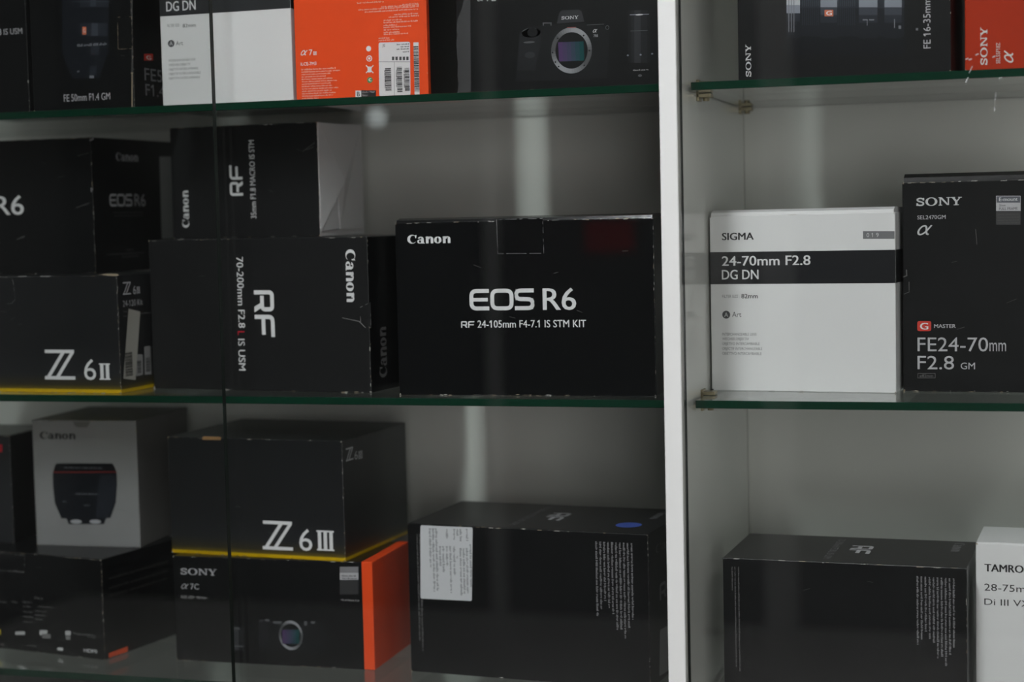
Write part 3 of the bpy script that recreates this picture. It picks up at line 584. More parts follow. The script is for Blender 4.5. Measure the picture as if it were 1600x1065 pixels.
["FE16","F","lens_picture","P",[[49.38,24.87],[165.4,18.74],[165.45,27.83],[49.49,34.16]],"lk0",0],
["FE16","F","lens_picture","P",[[50.13,90.2],[63.6,89.31],[63.69,97.27],[50.22,98.18]],"lk3",1],
["FE16","F","lens_picture","P",[[50.03,82.21],[63.52,81.34],[63.6,89.31],[50.13,90.2]],"lsil",1],
["FE16","F","lens_picture","P",[[49.94,74.21],[63.43,73.37],[63.52,81.34],[50.03,82.21]],"lsil",1],
["FE16","F","lens_picture","P",[[49.85,66.22],[63.35,65.39],[63.43,73.37],[49.94,74.21]],"lsil2",1],
["FE16","F","lens_picture","P",[[49.76,58.21],[63.26,57.41],[63.35,65.39],[49.85,66.22]],"lk2",1],
["FE16","F","lens_picture","P",[[49.67,50.2],[63.17,49.42],[63.26,57.41],[49.76,58.21]],"lk1",1],
["FE16","F","lens_picture","P",[[49.58,42.19],[63.09,41.43],[63.17,49.42],[49.67,50.2]],"lk1",1],
["FE16","F","lens_picture","P",[[49.49,34.16],[63.0,33.43],[63.09,41.43],[49.58,42.19]],"lk0",1],
["FE16","F","lens_picture","P",[[49.4,26.14],[62.91,25.42],[63.0,33.43],[49.49,34.16]],"lk0",1],
["FE16","F","lens_picture","P",[[83.97,85.18],[100.43,84.11],[100.5,91.67],[84.05,92.77]],"lsil2",1],
["FE16","F","lens_picture","P",[[83.9,77.59],[100.36,76.54],[100.43,84.11],[83.97,85.18]],"lsil2",1],
["FE16","F","lens_picture","P",[[83.82,70.0],[100.29,68.98],[100.36,76.54],[83.9,77.59]],"lsil2",1],
["FE16","F","lens_picture","P",[[83.75,62.4],[100.22,61.4],[100.29,68.98],[83.82,70.0]],"lk3",1],
["FE16","F","lens_picture","P",[[83.67,54.8],[100.15,53.82],[100.22,61.4],[83.75,62.4]],"lk2",1],
["FE16","F","lens_picture","P",[[83.6,47.19],[100.08,46.24],[100.15,53.82],[83.67,54.8]],"lk1",1],
["FE16","F","lens_picture","P",[[83.52,39.58],[100.01,38.65],[100.08,46.24],[83.6,47.19]],"lk1",1],
["FE16","F","lens_picture","P",[[83.45,31.96],[99.94,31.06],[100.01,38.65],[83.52,39.58]],"lk0",1],
["FE16","F","lens_picture","P",[[83.37,24.33],[99.87,23.46],[99.94,31.06],[83.45,31.96]],"lk0",1],
["FE16","F","lens_picture","P",[[121.78,82.71],[139.85,81.54],[139.9,89.04],[121.84,90.24]],"lsil2",1],
["FE16","F","lens_picture","P",[[121.72,75.18],[139.79,74.03],[139.85,81.54],[121.78,82.71]],"lsil2",1],
["FE16","F","lens_picture","P",[[121.66,67.65],[139.74,66.52],[139.79,74.03],[121.72,75.18]],"lsil2",1],
["FE16","F","lens_picture","P",[[121.59,60.11],[139.68,59.01],[139.74,66.52],[121.66,67.65]],"lk3",1],
["FE16","F","lens_picture","P",[[121.53,52.56],[139.62,51.49],[139.68,59.01],[121.59,60.11]],"lk2",1],
["FE16","F","lens_picture","P",[[121.47,45.01],[139.57,43.96],[139.62,51.49],[121.53,52.56]],"lk1",1],
["FE16","F","lens_picture","P",[[121.41,37.45],[139.51,36.44],[139.57,43.96],[121.47,45.01]],"lk1",1],
["FE16","F","lens_picture","P",[[121.34,29.89],[139.46,28.9],[139.51,36.44],[121.41,37.45]],"lk0",1],
["FE16","F","lens_picture","P",[[121.28,22.32],[139.4,21.36],[139.46,28.9],[121.34,29.89]],"lk0",1],
["FE16","F","lens_picture","P",[[146.67,81.09],[163.33,80.0],[163.37,87.47],[146.72,88.58]],"lsil2",1],
["FE16","F","lens_picture","P",[[146.61,73.6],[163.28,72.53],[163.33,80.0],[146.67,81.09]],"lsil2",1],
["FE16","F","lens_picture","P",[[146.56,66.1],[163.23,65.06],[163.28,72.53],[146.61,73.6]],"lsil2",1],
["FE16","F","lens_picture","P",[[146.51,58.59],[163.18,57.58],[163.23,65.06],[146.56,66.1]],"lk3",1],
["FE16","F","lens_picture","P",[[146.45,51.08],[163.13,50.1],[163.18,57.58],[146.51,58.59]],"lk2",1],
["FE16","F","lens_picture","P",[[146.4,43.57],[163.08,42.61],[163.13,50.1],[146.45,51.08]],"lk1",1],
["FE16","F","lens_picture","P",[[146.35,36.05],[163.04,35.12],[163.08,42.61],[146.4,43.57]],"lk1",1],
["FE16","F","lens_picture","P",[[146.29,28.53],[162.99,27.62],[163.04,35.12],[146.35,36.05]],"lk0",1],
["FE16","F","lens_picture","P",[[146.24,21.0],[162.94,20.11],[162.99,27.62],[146.29,28.53]],"lk0",1],
["FE16","F","lens_picture","P",[[65.34,71.99],[66.17,71.94],[66.37,90.8],[65.54,90.86]],"lk3",1],
["FE16","F","lens_picture","P",[[65.14,53.09],[65.97,53.04],[66.17,71.94],[65.34,71.99]],"lk2",1],
["FE16","F","lens_picture","P",[[67.33,71.87],[68.16,71.81],[68.36,90.67],[67.53,90.73]],"lk3",1],
["FE16","F","lens_picture","P",[[67.13,52.98],[67.96,52.93],[68.16,71.81],[67.33,71.87]],"lk2",1],
["FE16","F","lens_picture","P",[[69.32,71.74],[70.15,71.69],[70.35,90.54],[69.52,90.59]],"lk3",1],
["FE16","F","lens_picture","P",[[69.12,52.86],[69.95,52.81],[70.15,71.69],[69.32,71.74]],"lk2",1],
["FE16","F","lens_picture","P",[[71.31,71.62],[72.14,71.57],[72.33,90.41],[71.5,90.46]],"lk3",1],
["FE16","F","lens_picture","P",[[71.11,52.74],[71.94,52.69],[72.14,71.57],[71.31,71.62]],"lk2",1],
["FE16","F","lens_picture","P",[[73.29,71.49],[74.12,71.44],[74.31,90.28],[73.49,90.33]],"lk3",1],
["FE16","F","lens_picture","P",[[73.1,52.63],[73.93,52.58],[74.12,71.44],[73.29,71.49]],"lk2",1],
["FE16","F","lens_picture","P",[[75.28,71.37],[76.1,71.32],[76.3,90.15],[75.47,90.2]],"lk3",1],
["FE16","F","lens_picture","P",[[75.08,52.51],[75.91,52.46],[76.1,71.32],[75.28,71.37]],"lk2",1],
["FE16","F","lens_picture","P",[[77.26,71.25],[78.09,71.2],[78.28,90.02],[77.45,90.07]],"lk3",1],
["FE16","F","lens_picture","P",[[77.07,52.39],[77.89,52.34],[78.09,71.2],[77.26,71.25]],"lk2",1],
["FE16","F","lens_picture","P",[[79.24,71.12],[80.07,71.07],[80.26,89.88],[79.43,89.94]],"lk3",1],
["FE16","F","lens_picture","P",[[79.05,52.28],[79.88,52.23],[80.07,71.07],[79.24,71.12]],"lk2",1],
["FE16","F","lens_picture","P",[[81.22,71.0],[82.05,70.95],[82.23,89.75],[81.41,89.81]],"lk3",1],
["FE16","F","lens_picture","P",[[81.03,52.16],[81.86,52.11],[82.05,70.95],[81.22,71.0]],"lk2",1],
["FE16","F","lens_picture","P",[[100.93,69.77],[101.75,69.72],[101.92,88.45],[101.1,88.51]],"lk3",1],
["FE16","F","lens_picture","P",[[100.76,51.0],[101.58,50.96],[101.75,69.72],[100.93,69.77]],"lk2",1],
["FE16","F","lens_picture","P",[[102.96,69.64],[103.78,69.59],[103.95,88.32],[103.13,88.37]],"lk3",1],
["FE16","F","lens_picture","P",[[102.79,50.89],[103.61,50.84],[103.78,69.59],[102.96,69.64]],"lk2",1],
["FE16","F","lens_picture","P",[[104.99,69.52],[105.81,69.47],[105.98,88.18],[105.16,88.24]],"lk3",1],
["FE16","F","lens_picture","P",[[104.82,50.77],[105.64,50.72],[105.81,69.47],[104.99,69.52]],"lk2",1],
["FE16","F","lens_picture","P",[[107.02,69.39],[107.84,69.34],[108.0,88.05],[107.19,88.1]],"lk3",1],
["FE16","F","lens_picture","P",[[106.85,50.65],[107.67,50.6],[107.84,69.34],[107.02,69.39]],"lk2",1],
["FE16","F","lens_picture","P",[[109.05,69.26],[109.86,69.21],[110.03,87.91],[109.21,87.97]],"lk3",1],
["FE16","F","lens_picture","P",[[108.88,50.53],[109.7,50.48],[109.86,69.21],[109.05,69.26]],"lk2",1],
["FE16","F","lens_picture","P",[[111.07,69.14],[111.89,69.09],[112.05,87.78],[111.24,87.83]],"lk3",1],
["FE16","F","lens_picture","P",[[110.91,50.41],[111.73,50.36],[111.89,69.09],[111.07,69.14]],"lk2",1],
["FE16","F","lens_picture","P",[[113.1,69.01],[113.91,68.96],[114.07,87.65],[113.26,87.7]],"lk3",1],
["FE16","F","lens_picture","P",[[112.94,50.29],[113.75,50.24],[113.91,68.96],[113.1,69.01]],"lk2",1],
["FE16","F","lens_picture","P",[[115.12,68.89],[115.93,68.83],[116.09,87.51],[115.28,87.57]],"lk3",1],
["FE16","F","lens_picture","P",[[114.96,50.17],[115.78,50.12],[115.93,68.83],[115.12,68.89]],"lk2",1],
["FE16","F","lens_picture","P",[[117.14,68.76],[117.95,68.71],[118.11,87.38],[117.3,87.43]],"lk3",1],
["FE16","F","lens_picture","P",[[116.98,50.05],[117.8,50.01],[117.95,68.71],[117.14,68.76]],"lk2",1],
["FE16","F","lens_picture","P",[[51.58,47.56],[52.35,47.51],[52.85,91.7],[52.07,91.75]],"lmk",2],
["FE16","F","lens_picture","P",[[54.15,47.41],[54.92,47.37],[55.42,91.53],[54.64,91.58]],"lmk",2],
["FE16","F","lens_picture","P",[[56.72,47.26],[57.5,47.22],[57.98,91.36],[57.21,91.41]],"lmk",2],
["FE16","F","master_badge","P",[[87.86,60.86],[96.42,60.35],[96.47,66.48],[87.92,67.01]],"org2",2],
["FE16","F","master_badge","T","G","wht",89.46,61.71,5.7,4.07,0,{"ly":3,"bold":0.02}],
["FE16","F","lens_picture","P",[[125.3,54.55],[130.3,54.25],[130.31,55.5],[125.31,55.8]],"lmk",2],
["FE16","F","lens_picture","P",[[131.55,54.18],[136.53,53.88],[136.54,55.12],[131.56,55.42]],"lmk",2],
["FE16","F","lens_picture","P",[[129.32,49.33],[129.95,49.29],[129.99,54.89],[129.37,54.93]],"lmk",2],
["FE16","F","lens_picture","P",[[155.7,45.31],[156.56,45.26],[156.62,53.92],[155.76,53.97]],"lmk",2],
["FE16","F","lens_picture","P",[[160.01,44.44],[162.48,44.29],[162.5,47.39],[160.03,47.53]],"lmk",2],
["FE16","F","lens_picture","P",[[176.6,41.93],[178.74,41.81],[178.75,43.97],[176.61,44.09]],"lmk",2],
["SOr","F","brand_name","L","SONY","wht3",20.96,5.56,36.21,6.68,1,{}],
["SOr","F","model_code","T","SEL55F18Z","wht3",32.61,6.43,19.82,3.62,1,{}],
["SOr","F","alpha_mark","L","ALPHA","wht3",44.86,6.66,11.99,8.63,1,{"bold":0.02,"xh":1,"sh":0.25}],
["FE50","F","lens_name","T","FE 50mm F1.4 GM","gry2",38.99,10.43,58.67,7.87,0,{"bold":0.006}],
["FE50","F","lens_picture","P",[[38.99,63.25],[97.86,60.46],[102.34,162.5],[43.77,166.15]],"lk1",0],
["FE50","F","lens_picture","P",[[50.74,35.57],[84.68,34.8],[96.26,60.54],[39.77,62.5]],"lk1",0],
["FE50","F","lens_picture","P",[[78.16,123.06],[85.37,122.65],[87.19,163.45],[79.99,163.9]],"lk2",1],
["FE50","F","lens_picture","P",[[76.98,114.63],[84.19,114.24],[84.57,122.69],[77.36,123.1]],"lk3",1],
["FE50","F","lens_picture","P",[[77.13,82.03],[85.15,81.63],[85.78,95.76],[77.76,96.18]],"lk3",1],
["FE50","F","lens_picture","P",[[75.37,60.82],[85.82,60.32],[86.44,74.48],[76.0,74.99]],"lk2",1],
["FE50","F","lens_picture","P",[[64.07,114.64],[100.15,112.65],[100.49,120.39],[64.43,122.41]],"lk2",0.5],
["FE50","F","lens_picture","P",[[62.63,82.76],[97.16,81.02],[97.78,95.13],[63.27,96.94]],"lk2",0.5],
["FE50","F","lens_picture","P",[[72.74,38.17],[81.59,37.78],[82.07,48.42],[73.22,48.83]],"lk2",1],
["FE50","F","lens_picture","P",[[72.61,35.33],[78.25,35.08],[78.38,37.92],[72.74,38.17]],"lmk",1],
["FE50","F","lens_picture","P",[[53.84,120.74],[101.98,118.05],[102.02,118.89],[53.87,121.59]],"lk3",1],
["FE50","F","lens_picture","N",[58.85,70.86,37.88,0.0,2.84],"lmk",2,3],
["FE50","F","master_badge","P",[[65.92,84.02],[70.75,83.77],[71.14,92.27],[66.3,92.52]],"org2",2],
["FE50","F","master_badge","T","G","wht2",67.06,86.09,2.82,4.25,0,{"ly":3}],
["FE50","F","lens_picture","N",[57.55,42.41,2.43,0.0,2.85],"lmk",2,0],
["FE50","F","TAB","P",[[110.08,65.54],[127.59,65.4],[128.29,100.56],[110.81,100.79]],"blk",0],
["FE50","R","side_master_badge","P",[[24.69,54.23],[45.74,55.84],[46.33,63.46],[25.27,61.77]],"red3",0],
["FE50","R","side_master_badge","T","G","wht",30.03,56.07,11.3,4.47,0,{"ly":1,"bold":0.02}],
["FE50","R","side_lens_name","T","FE50","gry3",24.48,32.42,58.37,13.66,0,{}],
["FE50","R","side_lens_name","T","F1.4","gry3",25.38,15.29,45.08,12.95,0,{}],
["FE50","F","worn_edge","P",[[123.9,1.24],[125.02,1.19],[126.64,39.33],[125.53,39.38]],"kscuff",0],
["FE50","F","worn_edge","P",[[124.44,38.01],[127.21,37.89],[127.27,39.3],[124.5,39.42]],"kscuff",1],
["FE50","F","worn_edge","P",[[125.64,40.08],[126.35,40.05],[129.7,118.75],[128.99,118.79]],"dim",0],
["USM","F","lens_name","T","F2.8 IS USM","gry2",88.66,89.24,40.76,6.5,0,{"bold":0.006}],
["a7o","F","model_name","L","ALPHA","wht",6.63,48.23,8.07,5.67,0,{"bold":0.01,"xh":1,"sh":0.25}],
["a7o","F","model_name","T","7","wht",16.34,48.11,3.95,6.0,0,{}],
["a7o","F","model_name","L","III","wht",21.26,48.09,4.02,3.75,0,{}],
["a7o","F","model_code","T","ILCE-7M3","wht",6.27,37.36,18.28,3.42,0,{"bold":0.006}],
["a7o","F","fine_print","N",[6.84,32.33,38.85,0.0,1.78],"pnk",0,0],
["a7o","F","fine_print","N",[6.83,29.76,44.31,0.0,1.78],"pnk",0,1],
["a7o","F","fine_print","N",[6.82,27.19,32.98,0.0,1.44],"pnk",0,2],
["a7o","F","fine_print","N",[6.81,24.62,27.91,0.0,1.44],"pnk",0,3],
["a7o","F","fine_print","N",[6.8,22.05,35.24,0.0,1.44],"pnk",0,4],
["a7o","F","fine_print","N",[6.78,19.47,40.35,0.0,1.44],"pnk",0,5],
["a7o","F","fine_print","N",[6.77,16.9,33.81,0.0,1.44],"pnk",0,6],
["a7o","F","fine_print","N",[6.76,14.33,35.59,0.0,1.44],"pnk",0,7],
["a7o","F","fine_print","N",[6.75,11.75,41.98,0.0,1.44],"pnk",0,8],
["a7o","F","fine_print","N",[6.74,9.18,33.97,0.0,1.44],"pnk",0,9],
["a7o","F","fine_print","N",[6.73,6.61,39.07,0.0,1.44],"pnk",0,10],
["a7o","F","fine_print","N",[6.71,4.03,35.67,0.0,1.44],"pnk",0,11],
["a7o","F","fine_print","N",[6.7,1.45,18.91,0.0,1.44],"pnk",0,12],
["a7o","F","fine_print","N",[73.4,99.72,30.57,0.0,1.62],"pnk",0,20],
["a7o","F","fine_print","N",[124.64,95.54,17.59,0.0,1.6],"pnk",0,21],
["a7o","F","fine_print","N",[101.1,94.15,41.07,0.0,1.61],"pnk",0,22],
["a7o","F","fine_print","N",[74.64,92.5,67.48,0.0,1.62],"pnk",0,23],
["a7o","F","fine_print","N",[81.87,89.81,60.18,0.0,1.62],"pnk",0,24],
["a7o","F","fine_print","N",[114.96,85.34,26.97,0.0,1.61],"pnk",0,25],
["a7o","F","fine_print","N",[108.92,82.97,32.94,0.0,1.61],"pnk",0,26],
["a7o","F","fine_print","N",[103.04,79.92,20.24,0.0,1.61],"pnk",0,40],
["a7o","F","fine_print","N",[102.97,77.57,39.11,0.0,1.61],"pnk",0,41],
["a7o","F","fine_print","N",[102.88,74.55,14.84,0.0,1.61],"pnk",0,42],
["a7o","F","fine_print","N",[102.82,72.53,31.04,0.0,1.61],"pnk",0,43],
["a7o","F","fine_print","N",[102.74,69.84,16.64,0.0,1.61],"pnk",0,44],
["a7o","F","fine_print","N",[102.66,67.15,17.55,0.0,1.61],"pnk",0,45],
["a7o","F","fine_print","N",[102.6,65.14,27.46,0.0,1.61],"pnk",0,46],
["a7o","F","fine_print","N",[96.85,61.38,11.43,0.0,1.62],"pnk",0,47],
["a7o","F","fine_print","N",[96.78,59.02,16.86,0.0,1.62],"pnk",0,48],
["a7o","F","colour_badge","P",[[68.51,1.01],[75.11,0.74],[75.33,7.87],[68.73,8.14]],"wht",0],
["a7o","F","colour_badge","T","B","ink",70.37,1.95,3.3,4.76,0,{"ly":1,"bold":0.02}],
["a7o","F","colour_badge","P",[[75.12,1.08],[91.93,0.4],[92.14,7.51],[75.34,8.21]],"ink",0],
["a7o","F","colour_badge","T","Black / Noir","gry2",76.34,5.11,14.63,2.17,0,{"ly":1}],
["a7o","F","colour_badge","T","Nero /","gry2",76.24,1.78,6.59,2.31,0,{"ly":1}],
["a7o","F","recycling_icon#1","E",[85.09,51.83,2.84,2.9,0.0],"wht",0],
["a7o","F","recycling_icon#2","E",[85.5,41.46,3.21,3.24,0.72],"wht",0],
["a7o","F","recycling_icon#2","E",[85.5,41.46,1.31,1.35,0.0],"wht",0],
["a7o","F","recycling_icon#3","P",[[83.6,26.85],[87.25,26.69],[88.16,32.74],[83.05,32.97]],"wht",0],
["a7o","F","recycling_icon#3","P",[[81.26,34.07],[82.01,34.71],[90.15,26.22],[89.4,25.58]],"wht",1],
["a7o","F","recycling_icon#3","P",[[89.67,34.36],[90.38,33.66],[81.74,25.92],[81.03,26.63]],"wht",1],
["a7o","F","recycling_icon#4","E",[85.54,18.63,3.21,3.18,0.0],"grn",0],
["a7o","F","recycling_icon#4","T","c","wht",84.04,17.34,3.28,3.05,0,{"ly":1,"bold":0.02,"xh":1}],
["a7o","F","shipping_label","P",[[95.74,0.92],[131.11,0.49],[132.13,56.8],[96.71,57.68]],"wht4",1],
["a7o","F","shipping_label","P",[[96.31,37.1],[131.74,35.46],[131.76,35.93],[96.32,37.57]],"midg",2],
["a7o","F","shipping_label","P",[[112.67,0.7],[113.04,0.69],[114.07,36.28],[113.71,36.3]],"midg",2],
["a7o","F","shipping_label","T","JE","ink",100.79,53.09,3.27,2.69,0,{"ly":2}],
["a7o","F","shipping_label","N",[117.12,53.98,13.7,0.0,1.34],"ink",2,70],
["a7o","F","shipping_label","N",[121.38,51.42,9.37,0.0,1.34],"ink",2,74],
["a7o","F","shipping_label","N",[116.97,48.94,13.7,0.0,1.34],"ink",2,78],
["a7o","F","shipping_label","N",[123.39,45.94,7.21,0.0,1.34],"ink",2,82],
["a7o","F","shipping_label","P",[[111.24,38.43],[113.84,38.31],[113.95,42.01],[111.35,42.14]],"ink2",2],
["a7o","F","shipping_label","P",[[115.22,38.25],[117.82,38.13],[117.93,41.83],[115.32,41.95]],"ink2",2],
["a7o","F","shipping_label","P",[[119.55,38.05],[122.15,37.93],[122.25,41.62],[119.66,41.75]],"ink2",2],
["a7o","F","shipping_label","P",[[123.52,37.86],[126.11,37.74],[126.22,41.44],[123.62,41.56]],"ink2",2],
["a7o","F","shipping_label","P",[[127.48,37.68],[130.07,37.56],[130.18,41.25],[127.59,41.37]],"ink2",2],
["a7o","F","shipping_label","B",[103.04,6.38,6.88,24.03],"ink",2,0,5],
["a7o","F","shipping_label","B",[116.41,4.47,5.86,27.39],"ink",2,0,6],
["a7o","F","shipping_label","B",[125.12,5.46,5.41,25.35],"ink",2,0,7],
["a7o","F","shipping_label","N",[102.22,28.05,0.0,-18.91,1.31],"ink2",2,600],
["a7o","F","shipping_label","N",[115.28,28.14,0.0,-18.19,1.3],"ink2",2,618],
["a7o","F","shipping_label","N",[123.93,27.07,0.0,-17.5,1.3],"ink2",2,630],
["a7o","F","barcode_strip","P",[[135.78,0.1],[141.39,0.07],[141.66,55.79],[135.92,55.88]],"wht4",1],
["a7o","F","barcode_strip","B",[135.9,4.34,5.5,47.45],"ink",2,0,9],
["a7o","R","fine_print","P",[[26.58,54.24],[28.69,54.42],[28.74,55.11],[26.63,54.93]],"dim2",0],
["a7o","R","fine_print","N",[18.57,84.61,27.4,0.0,2.04],"dim2",0,0],
["a7o","R","fine_print","N",[32.24,73.08,17.0,0.0,2.05],"dim2",0,1],
["a7o","R","fine_print","N",[18.37,55.57,51.29,0.0,2.04],"dim2",0,2],
["a7o","R","fine_print","N",[13.57,47.07,33.72,0.0,2.04],"dim2",0,3],
["a7o","R","fine_print","N",[24.39,26.25,21.17,0.0,2.05],"dim2",0,4],
["a7o","R","fine_print","N",[27.63,14.23,12.67,0.0,2.05],"dim2",0,5],
["a7b","F","model_name","L","ALPHA","wht2",23.98,94.76,7.71,5.08,0,{"bold":0.01,"xh":1,"sh":0.25}],
["a7b","F","model_name","T","7","wht2",33.78,94.34,4.19,5.93,0,{}],
["a7b","F","model_name","L","III","wht2",39.37,94.16,4.88,4.81,0,{}],
["a7b","F","torn_edge","P",[[-1.08,-1.63],[14.5,-1.59],[16.3,96.65],[10.84,103.57],[6.95,89.22],[1.7,77.55],[-0.06,64.35],[1.65,62.27],[-0.31,55.05],[0.02,40.38],[1.19,30.99],[-0.18,19.05],[1.38,10.97]],"drkg",0],
["a7b","F","camera_picture","P",[[63.82,9.62],[161.03,9.34],[165.3,57.21],[149.98,65.79],[107.86,66.69],[78.97,65.57],[69.18,60.82]],"cb1",0],
["a7b","F","camera_picture","P",[[65.49,21.44],[84.86,20.57],[91.64,46.55],[92.68,62.24],[80.33,64.85],[69.15,59.5]],"cb2",1],
["a7b","F","camera_picture","P",[[109.24,67.27],[138.52,67.82],[135.89,78.56],[132.68,80.36],[114.99,80.67],[112.21,78.22]],"cb3",1],
["a7b","F","camera_picture","L","SONY","wht2",114.45,71.05,18.04,3.39,0,{"ly":2}],
["a7b","F","camera_picture","E",[124.35,39.2,21.71,23.52,0.79],"RING",3],
["a7b","F","camera_picture","E",[124.35,39.2,17.38,18.68,0.0],"cb0",2],
["a7b","F","camera_picture","P",[[120.06,62.4],[129.59,62.17],[129.6,62.95],[120.08,63.18]],"redd",4],
["a7b","F","camera_picture","E",[109.95,52.2,0.89,0.85,0.0],"cb1",4],
["a7b","F","camera_picture","E",[104.16,38.07,0.89,0.85,0.0],"cb1",4],
["a7b","F","camera_picture","E",[107.03,28.1,0.89,0.85,0.0],"cb1",4],
["a7b","F","camera_picture","E",[137.56,53.75,0.88,0.85,0.0],"cb1",4],
["a7b","F","camera_picture","E",[143.35,38.16,0.88,0.85,0.0],"cb1",4],
["a7b","F","camera_picture","E",[137.63,23.43,0.88,0.85,0.0],"cb1",4],
["a7b","F","camera_picture","E",[110.36,23.36,0.89,0.85,0.0],"cb1",4],
["a7b","F","camera_picture","P",[[111.01,28.57],[137.73,28.32],[137.44,47.89],[110.2,48.26]],"sens",3],
["a7b","F","camera_picture","E",[81.59,59.53,10.32,4.92,0.0],"cb4",1],
["a7b","F","camera_picture","E",[82.98,59.79,5.51,4.59,0.0],"cb1",2],
["a7b","F","camera_picture","P",[[94.14,66.1],[103.73,65.6],[103.8,68.86],[94.21,69.37]],"cb4",1],
["a7b","F","camera_picture","P",[[95.51,66.03],[102.36,65.67],[102.4,67.63],[95.55,67.99]],"cb1",2],
["a7b","F","camera_picture","E",[79.3,49.78,6.2,1.05,0.0],"cb4",2],
["a7b","F","camera_picture","E",[79.69,36.61,5.52,3.29,0.0],"cb3",2],
["a7b","F","camera_picture","L","ALPHA","wht2",147.43,56.17,4.73,3.57,0,{"bold":0.01,"xh":1,"sh":0.25,"ly":2}],
["a7b","F","camera_picture","T","7III","gry2",148.01,51.59,4.39,2.6,0,{"ly":2}],
["a7b","F","camera_picture","P",[[141.15,63.97],[159.38,63.87],[159.39,64.39],[141.16,64.49]],"cb4",2],
["a7b","F","camera_picture","E",[162.68,60.58,2.01,2.27,0.7],"cb4",2],
["a7b","F","lens_picture","P",[[183.46,23.92],[186.8,23.77],[187.75,76.71],[184.42,76.89]],"cb1",0],
["a7b","F","lens_picture","P",[[186.8,23.77],[190.13,23.62],[191.08,76.53],[187.75,76.71]],"cb2",0],
["a7b","F","lens_picture","P",[[190.13,23.62],[193.47,23.46],[194.41,76.34],[191.08,76.53]],"cb3",0],
["a7b","F","lens_picture","P",[[193.47,23.46],[196.8,23.31],[197.73,76.16],[194.41,76.34]],"cb3",0],
["a7b","F","lens_picture","P",[[196.8,23.31],[200.12,23.15],[201.05,75.98],[197.73,76.16]],"cb2",0],
["a7b","F","lens_picture","P",[[200.12,23.15],[203.44,23.0],[204.36,75.8],[201.05,75.98]],"cb2",0],
["a7b","F","lens_picture","P",[[203.44,23.0],[206.76,22.85],[207.67,75.62],[204.36,75.8]],"cb1",0],
["a7b","F","lens_picture","P",[[186.33,71.75],[206.27,71.33],[206.29,72.1],[186.34,72.53]],"lsil2",1],
["a7b","F","lens_picture","E",[196.32,71.73,3.98,0.71,0.0],"wht2",2],
["a7b","F","lens_picture","P",[[186.7,55.47],[204.67,55.19],[204.68,55.83],[186.71,56.11]],"cb4",1],
["a7b","F","lens_picture","E",[183.59,31.37,1.07,0.91,0.0],"lsil2",1],
["a7b","F","lens_picture","E",[196.94,31.38,1.06,0.9,0.0],"lsil2",1],
["a7b","F","lens_picture","E",[208.91,31.78,1.06,0.9,0.0],"lsil2",1],
["a7b","F","lens_picture","E",[195.9,10.41,2.0,1.29,0.0],"cb4",1],
["a7b","F","lens_picture","N",[188.65,15.26,15.99,0.0,1.62],"grt",1,2]
]
# ------------------------------------------------------------------ printing on cartons
_font_cache = {}
def text_geo(s, bold=0.0):
    """outline font glyphs as flat mesh: vertices and faces"""
    key = (s, bold)
    if key in _font_cache: return _font_cache[key]
    c = bpy.data.curves.new('tmp_text', 'FONT'); c.body = s; c.offset = bold; c.resolution_u = 3; c.fill_mode = 'FRONT'
    o = bpy.data.objects.new('tmp_text', c); COL.objects.link(o)
    dg = bpy.context.evaluated_depsgraph_get(); dg.update()
    me = bpy.data.meshes.new_from_object(o.evaluated_get(dg))
    g = ([(v.co.x, v.co.y) for v in me.vertices], [tuple(p.vertices) for p in me.polygons])
    bpy.data.objects.remove(o); bpy.data.curves.remove(c); bpy.data.meshes.remove(me)
    if '1' in s and s != '1':          # the plain figure one gets a flag, as in the print
        one = text_geo('1')[0]; bw = max(p[0] for p in one) - min(p[0] for p in one); tp = max(p[1] for p in one)
        for i, ch in enumerate(s):
            if ch == '1':
                xr = max(p[0] for p in (text_geo(s[:i + 1]) if i + 1 < len(s) else g)[0]) - bw + .01
                n0 = len(g[0]); g[0].extend([(xr, tp), (xr, tp - .15), (xr - .15, tp - .23), (xr - .15, tp - .11)]); g[1].append((n0, n0 + 1, n0 + 2, n0 + 3))
    _font_cache[key] = g
    return g
_h = text_geo('H')[0]
CAP = max(p[1] for p in _h)

def ering(cx, cy, ro, ri, a0=0, a1=360, n=24, ci=None):
    """polygon quads between an outer and an inner ellipse arc"""
    ci = ci or (cx, cy); out = []
    for i in range(n):
        a, b = (math.radians(a0 + (a1 - a0) * k / n) for k in (i, i + 1))
        out.append([(cx + ro[0] * math.cos(a), cy + ro[1] * math.sin(a)), (cx + ro[0] * math.cos(b), cy + ro[1] * math.sin(b)),
                    (ci[0] + ri[0] * math.cos(b), ci[1] + ri[1] * math.sin(b)), (ci[0] + ri[0] * math.cos(a), ci[1] + ri[1] * math.sin(a))])
    return out
def rect(x0, y0, x1, y1): return [[(x0, y0), (x1, y0), (x1, y1), (x0, y1)]]
def stroke(pts, wd):
    """mitred stroke along a polyline"""
    n = len(pts); L, Rr = [], []
    for i, p in enumerate(pts):
        a = Vector(pts[max(i - 1, 0)]); b = Vector(pts[min(i + 1, n - 1)]); q = Vector(p)
        d0 = (q - a).normalized() if i > 0 else (b - q).normalized()
        d1 = (b - q).normalized() if i < n - 1 else d0
        nn = (Vector((-d0.y, d0.x)) + Vector((-d1.y, d1.x)))
        nn = nn.normalized() if nn.length > 1e-6 else Vector((-d0.y, d0.x))
        k = wd / 2 / max(0.35, nn.dot(Vector((-d0.y, d0.x))))
        L.append(tuple(q + nn * k)); Rr.append(tuple(q - nn * k))
    return [[L[i], L[i + 1], Rr[i + 1], Rr[i]] for i in range(n - 1)]
